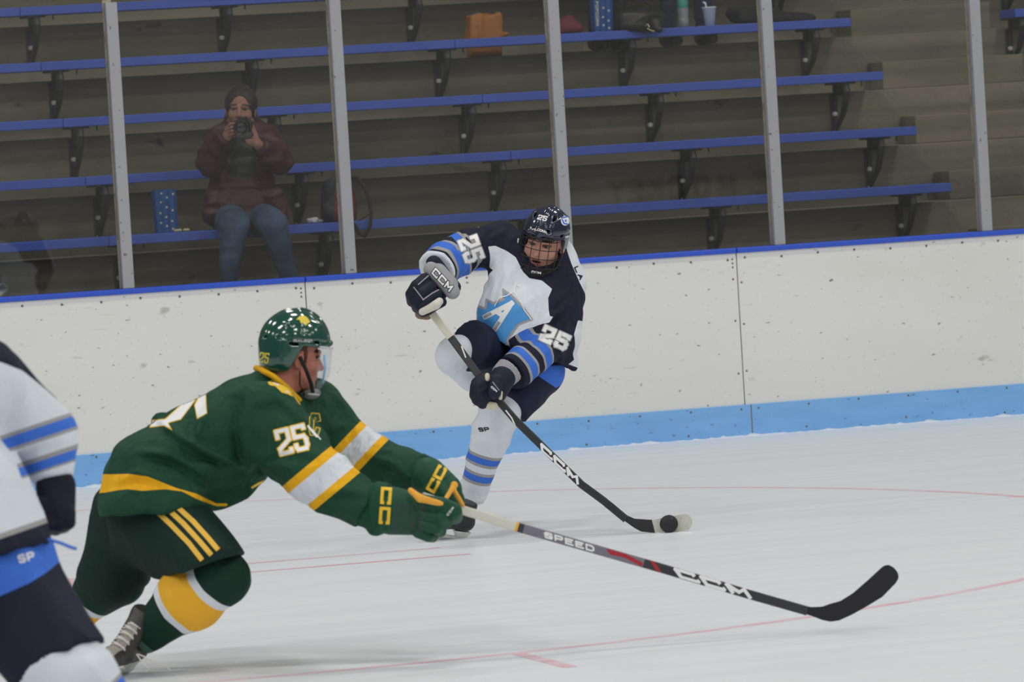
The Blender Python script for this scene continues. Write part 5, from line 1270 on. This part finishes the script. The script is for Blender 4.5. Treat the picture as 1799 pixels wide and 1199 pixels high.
def pt(u, v, j, dy): return on_plane(u, v, (0, 1, 0), YJ(j)+dy)
def carton(name, label, u, j, w, h, text):
    c = pt(u, 300 if j == 0 else 40, j, .11); x = c[0]; y = c[1]; z = ZJ(j)
    t = thing(name, label, 'popcorn box', (x, y, z), 'popcorn boxes')
    cm = mat('carton_blue', c3(22, 66, 122), rough=.5) if 'carton_blue' not in bpy.data.materials else bpy.data.materials['carton_blue']
    wm = mat('carton_print', c3(168, 168, 152), rough=.6) if 'carton_print' not in bpy.data.materials else bpy.data.materials['carton_print']
    d = .07; n = 3; pr = []
    for k in range(n): pr += [(-w/2+w*k/n+.002, -d/2), (-w/2+w*(k+.5)/n, -d/2-.010), (-w/2+w*(k+1)/n-.002, -d/2)]
    pr += [(w/2, d/2), (-w/2, d/2)]
    N = len(pr); V = [(x+a*s_, y+b, z+zz) for zz, s_ in ((0, .93), (h, 1.0), (h, .95), (.02, .88)) for a, b in [(q[0], q[1]*(1 if zz != .02 else .85)) for q in pr]]
    F = [[i, (i+1) % N, N+(i+1) % N, N+i] for i in range(N)]+[[N+i, N+(i+1) % N, 2*N+(i+1) % N, 2*N+i] for i in range(N)]+[[2*N+i, 2*N+(i+1) % N, 3*N+(i+1) % N, 3*N+i] for i in range(N)]+[list(range(N-1, -1, -1)), [3*N+i for i in range(N)]]
    b = mesh_obj('carton', V, F, cm, t, False); bt = BVHTree.FromPolygons([tuple(v) for v in V], F)
    U, VV, _ = proj(np.array([x, y-d/2, z+h/2])); s_ = FP/float((np.array([x, y, z])-CAM) @ FW)
    for k, (a, q) in enumerate([(-.03, .09), (-.032, .045), (.001, .07), (.0, .02), (.034, .088), (.032, .005), (.03, -.05), (-.002, -.03), (.002, -.075), (-.034, -.01), (-.03, -.06), (.034, -.09)]):
        if text and a < -.01: continue
        cu, cv = float(U+a*s_), float(VV-q*s_*h/.22)
        star = [(cu+math.cos(i*math.pi/5-1.57)*(2.9 if i % 2 == 0 else 1.5), cv+math.sin(i*math.pi/5-1.57)*(2.9 if i % 2 == 0 else 1.5)) for i in range(10)]
        decal('printed_popcorn', b, bt, lambda P: sd_poly(P, star), (cu-4, cv-4), (cu+4, cv+4), wm, .001, .7)
    if text: text_decal('carton_lettering', b, bt, 'POPCORN', (float(U)-.036*s_, float(VV)+.012*s_), 88, 4.0, 4.2, 2.4, 1.5, wm, cell=.5)
carton('popcorn_box', 'blue popcorn box with white flakes standing beside the woman', 286, 0, .125, .235, False)
carton('popcorn_box', 'blue box lettered POPCORN on the upper bench beside the black handbag', 1058, 3, .125, .235, True)
MBk = MB()
for u in (309, 317, 325, 328, 331, 313): MBk.lathe(pt(u, 408, 0, .06)*[1, 1, 0]+[0, 0, ZJ(0)], [(.001, 0), (.009, .004), (.011, .010), (.006, .016), (.001, .018)], 7)
k_ = MBk.build('spilled_popcorn', mat('popcorn', c3(170, 160, 130), rough=.8), None, True); tag(k_, 'few spilled popcorn flakes on the lowest bench beside the blue box', 'popcorn'); k_['kind'] = 'stuff'
# paper
c = pt(555, 392, 0, .10); S = SDF(); c[2] = ZJ(0)+.014; S.cap(c-[.035, 0, 0], c+[.035, 0, -.002], .018, .012, .01); S.cap(c-[.01, .02, 0], c+[.0, -.02, .004], .018, .012, .01); S.disp(lambda X: .014*(vnoise((X*55).astype(np.float32))-.5)); S.cut(c-[0, 0, .014], (0, 0, -1))
V, F = nets(S, .004); V_ = mesh_obj('paper_wrapper', V, F, mat('paper', c3(168, 170, 176), rough=.8), None, False, origin=c-[0, 0, .014]); tag(V_, 'crumpled white paper wrapper on the lowest bench by the backpack', 'wrapper')
# backpack
f = depth_fig(600, 380, YJ(0)+.12); p = f.p; px = 1/f.s
bk = thing('backpack', 'dark red and navy backpack leaning on the bench behind the glass post', 'backpack', pt(600, 395, 0, .12))
S = SDF(); S.cap(p(588, 335, .03), p(590, 378, 0), 23*px, 26*px, .03, sq=(DV, .9)); S.cap(p(605, 340, .0), p(606, 380, -.02), 18*px, 22*px, .03); S.cap(p(578, 372, -.06), p(604, 376, -.07), 15*px, 16*px, .02)
S.cut(np.array([0, 0, ZJ(0)+.002]), (0, 0, -1), .01); S.disp(folds(.004, 14.0, UP, 3.0, 121))
soft('bag', S, .007, mat('backpack_cloth', c3(30, 32, 42), rough=.7, layers=[('red', c3(88, 26, 30))], bump=[(30, .3, .01)]), bk, it=2, attrs=dict(red=fpoly(f, [(592, 316), (612, 318), (624, 340), (626, 400), (586, 400), (588, 340)])))
m_ = MB(); m_.tube([p(612, 312, -.02), p(628, 312, -.04), p(641, 330, -.05), (p(649, 352, -.06)), p(652, 375, -.08), p(650, 398, -.14), p(640, 416, -.16), p(630, 410, -.15), p(622, 392, -.09)], .012, 6, rb=.010); m_.build('shoulder_strap', mat('black_strap', c3(22, 22, 24), rough=.8), bk, True)
MB().tube([p(622, 392, -.07), p(634, 386, -.07), p(650, 376, -.08)], .009, 6, rb=.004).build('lower_strap', bpy.data.materials['black_strap'], bk, True)
MB().tube([p(590, 314, .03), p(594, 304, .02), p(604, 304, .02), p(608, 314, .02)], .006, 6).build('handle', bpy.data.materials['black_strap'], bk, True)

# ---- things by the fourth bench
z3 = ZJ(3)
f = depth_fig(850, 60, YJ(3)+.36); p = f.p; px = 1/f.s
og = thing('tote_bag', 'slumped orange tan bag behind the upper bench', 'bag', np.array([p(850, 90, 0)[0], YJ(3)+.36, TJ(3)]))
S = SDF(); S.box(p(851, 62, 0), (29*px, .055, 37*px), None, .012, .0); S.cap(p(828, 60, -.02), p(832, 90, -.02), 9*px, 9*px, .02); S.cap(p(870, 66, 0), p(890, 60, 0), 8*px, 5*px, .02)
S.sub(lambda X: sd_cap(X, p(846, 22, -.02), p(862, 22, .02), .035, .035), .02); S.cut(np.array([0, 0, TJ(3)+.001]), (0, 0, -1), .004); S.disp(folds(.008, 9.0, UP, 3.0, 131))
soft('bag', S, .007, mat('tan_leather', c3(146, 92, 38), rough=.6, bump=[(30, .4, .01)], var=[((5, 5, 5), (.4, .7), (.75, .72, .7, 1))]), og, it=2)
MB().tube([p(828, 40, -.07), p(832, 26, -.03), p(842, 24, 0), p(844, 34, -.04), p(838, 48, -.08)], .014, 6, rb=.005).build('scarf', mat('pale_scarf', c3(96, 100, 100), rough=.9), og, True)
f = depth_fig(1000, 50, YJ(3)+.12); p = f.p; px = 1/f.s
rb_ = thing('pouch', 'small dark red pouch on the upper bench beside the glass post', 'pouch', np.array([p(1000, 55, 0)[0], YJ(3)+.12, z3]))
S = SDF(); S.cap(p(985, 50, 0), p(1012, 50, 0), 17*px, 12*px, .03); S.cap(p(1000, 40, 0), p(1003, 50, 0), 12*px, 14*px, .02); S.cut(np.array([0, 0, z3+.001]), (0, 0, -1)); S.disp(folds(.005, 14.0, UP, 3.0, 141))
soft('bag', S, .006, mat('red_cloth', c3(86, 26, 30), rough=.7), rb_, it=2)
MB().tube([p(988, 36, 0), p(994, 24, 0), p(1002, 26, 0), p(1006, 38, 0)], .005, 6).build('handle', bpy.data.materials['black_strap'], rb_, True)
hb = thing('handbag', 'black leather handbag with gold clasp drooping over the upper bench', 'handbag', np.array([p(1128, 50, 0)[0], YJ(3)+.10, z3]))
S = SDF(); S.cap(p(1100, 34, .02), p(1150, 34, .0), 17*px, 18*px, .03, sq=(DV, .9)); S.cap(p(1096, 46, .0), p(1152, 42, -.06), 10*px, 12*px, .02); S.cap(p(1150, 42, -.10), p(1158, 52, -.13), 9*px, 6*px, .02)
S.disp(folds(.006, 12.0, RT, 3.0, 151))
soft('bag', S, .006, mat('black_leather', c3(26, 25, 26), rough=.4, bump=[(40, .3, .01)]), hb, it=2)
MB().tube([p(1134, 46, -.15), p(1138, 42, -.155), p(1141, 47, -.155), p(1137, 50, -.155), p(1145, 54, -.155), p(1150, 55, -.155)], .0035, 6).build('clasp', mat('gold_metal', c3(196, 186, 140), rough=.3, metal=.6), hb, True)
MB().tube([p(1100, 24, .02), p(1104, 8, .04), p(1125, 0, .05), p(1146, 8, .04), p(1150, 22, .02)], .008, 6).build('handle', bpy.data.materials['black_strap'], hb, True)
c = pt(1247, 40, 3, .10); c[2] = z3; cu = thing('foam_cup', 'white foam cup with a spoon on the upper bench', 'cup', c)
MB().lathe(c, [(.027, 0), (.040, .105), (.043, .106), (.043, .112), (.039, .112), (.026, .006)], 24).build('cup', mat('white_foam', c3(196, 204, 214), rough=.6), cu, True)
MB().tube([c+[0, 0, .01], c+[-.015, .0, .11], c+[-.022, .0, .135], c+[-.035, 0, .142]], [.004, .004, .007, .005], 8).build('spoon', mat('white_plastic', c3(200, 206, 214), rough=.4), cu, True)
c = pt(1201, 40, 3, .10); c[2] = z3; bo = thing('water_bottle', 'clear water bottle with green label on the upper bench left of the cup', 'bottle', c)
MB().lathe(c, [(.026, 0), (.032, .006), (.032, .05), (.029, .06), (.032, .07), (.032, .14), (.028, .17), (.013, .195), (.013, .205)], 20).build('bottle', mat('clear_plastic', c3(120, 126, 124), rough=.15, spec=.8), bo, True)
MB().lathe(c+[0, 0, .115], [(.0325, 0), (.033, .002), (.033, .045), (.0325, .047)], 20).build('label', mat('green_label', c3(50, 130, 110), rough=.5), bo, True)
MB().lathe(c+[0, 0, .205], [(.014, 0), (.014, .014), (.004, .016)], 16).build('cap', mat('white_cap', c3(180, 190, 200), rough=.4), bo, True)
f = depth_fig(1350, 30, YJ(3)+.12); p = f.p; px = 1/f.s
jk = thing('folded_coat', 'flat black folded coat lying on the upper bench right of the cup', 'coat', np.array([p(1350, 40, 0)[0], YJ(3)+.12, z3]))
S = SDF(); S.box((p(1300, 26, 0)+p(1352, 28, 0))/2, (38*px, .09, 13*px), None, .02, .01); S.cap(p(1340, 28, 0), p(1428, 32, -.02), 12*px, 5*px, .04); S.cap(p(1290, 26, .04), p(1360, 26, .06), 12*px, 12*px, .02)
S.cut(np.array([0, 0, z3+.001]), (0, 0, -1)); S.disp(folds(.008, 9.0, RT, 3.0, 161))
soft('coat', S, .007, mat('black_coat', c3(27, 27, 29), rough=.8), jk, it=2)

def sitter(label, feet, leg_mat, shoe_col, top_col):
    pts = [pt(u, 78, 4, -.20) for u in feet]; X = sum(q[0] for q in pts)/2; zf = TJ(3); zs = ZJ(4); y4 = YJ(4)
    t = thing('person', label, 'person', (X, y4-.2, zf)); hx = .10
    kn = [np.array([q[0], y4-.24, zf+.47]) for q in pts]; hp = [np.array([X+s_*hx, y4+.15, zs+.09]) for s_ in (-1, 1)]; an = [np.array([q[0], y4-.16, zf+.10]) for q in pts]
    S = SDF(); S.cap(hp[0]+[0, 0, .012], hp[1]+[0, 0, .012], .10, .10, .03)
    for k in (0, 1): S.cap(hp[k], kn[k], .085, .062, .03); S.cap(kn[k], an[k], .062, .044, .02)
    S.disp(folds(.005, 12.0, (1, 0, 0), 3.0, 171+X)); soft('trousers', S, .010, leg_mat, t, it=2)
    for k in (0, 1):
        b_ = np.array([pts[k][0], y4-.16, zf]); S = SDF(); S.cap(b_+[0, .03, .04], b_+[0, -.16, .032], .042, .036, .02); S.cap(b_+[0, .03, .05], b_+[0, .0, .10], .042, .045, .02); S.cut(b_, (0, 0, -1)); soft('shoe', S, .008, shoe_col, t)
    S = SDF(); S.cap(hp[0]+[.02, 0, .08], hp[1]+[-.02, 0, .08], .13, .13, .03); S.cap([X, y4+.15, zs+.15], [X, y4+.10, zs+.45], .14, .16, .04); S.cap([X-.15, y4+.08, zs+.50], [X+.15, y4+.08, zs+.50], .075, .075, .03)
    for s_ in (-1, 1): S.cap([X+s_*.16, y4+.08, zs+.50], [X+s_*.175, y4+.0, zs+.26], .055, .045, .02); S.cap([X+s_*.175, y4+.0, zs+.26], [X+s_*.09, y4-.18, zs+.22], .045, .036, .02)
    soft('coat', S, .012, top_col, t, it=2)
    o = np.array([X, y4+.05, zs+.74]); A = frame((-.25, -1, -.1), (0, 0, 1)); S = SDF(); head_ops(S, o, A, 0, 1.0); hv, hf = nets(S, .005)
    S = SDF(); S.cap([X, y4+.08, zs+.55], [X, y4+.15, zs+.12], .09, .12, .03); S.cap([X, y4+.06, zs+.60], [X, y4+.05, zs+.66], .05, .05, .02)
    for k in (0, 1): S.cap(hp[k], kn[k], .06, .045, .03); S.cap(kn[k], an[k], .045, .03, .02)
    for s_ in (-1, 1):
        S.cap([X+s_*.15, y4+.08, zs+.50], [X+s_*.175, y4+.0, zs+.26], .036, .032, .02); S.cap([X+s_*.175, y4+.0, zs+.26], [X+s_*.08, y4-.20, zs+.22], .034, .026, .02)
        for i in range(5): S.cap([X+s_*.07, y4-.22, zs+.20], [X+s_*(.045+.002*i)-.0, y4-.255+.0*i, zs+.23-.018*i], .013, .008, .004)
    bv_, bf_ = nets(S, .010)
    V = np.concatenate([hv, bv_]); F = np.concatenate([hf, bf_+len(hv)]); at = {k: np.concatenate([g_(hv), -np.ones(len(bv_))]) for k, g_ in head_attrs(o, A, 0, 1.0).items()}
    mesh_obj('body', V, F, bpy.data.materials['skin_woman'], t, True, at); eyes(t, o, A)
    S = SDF(); S.ell(o+[0, .02, .05], (.085, .10, .09), None, 0); S.cut(o+[0, -.045, .03], (0, -1, -.5), .01)
    soft('hair', S, .007, bpy.data.materials['dark_hair'], t)
sitter('spectator whose black trousers and shoes show behind the handbag on the upper bench', (1052, 1088), mat('black_trousers', c3(26, 26, 29), rough=.8), mat('black_shoe', c3(30, 30, 31), rough=.6), mat('dark_coat', c3(34, 36, 40), rough=.8))
sitter('spectator in navy jeans whose legs show behind the bottle and cup', (1178, 1240), mat('navy_jeans', c3(34, 40, 60), rough=.85), mat('grey_shoe', c3(52, 52, 50), rough=.7), mat('slate_coat', c3(48, 52, 58), rough=.8))
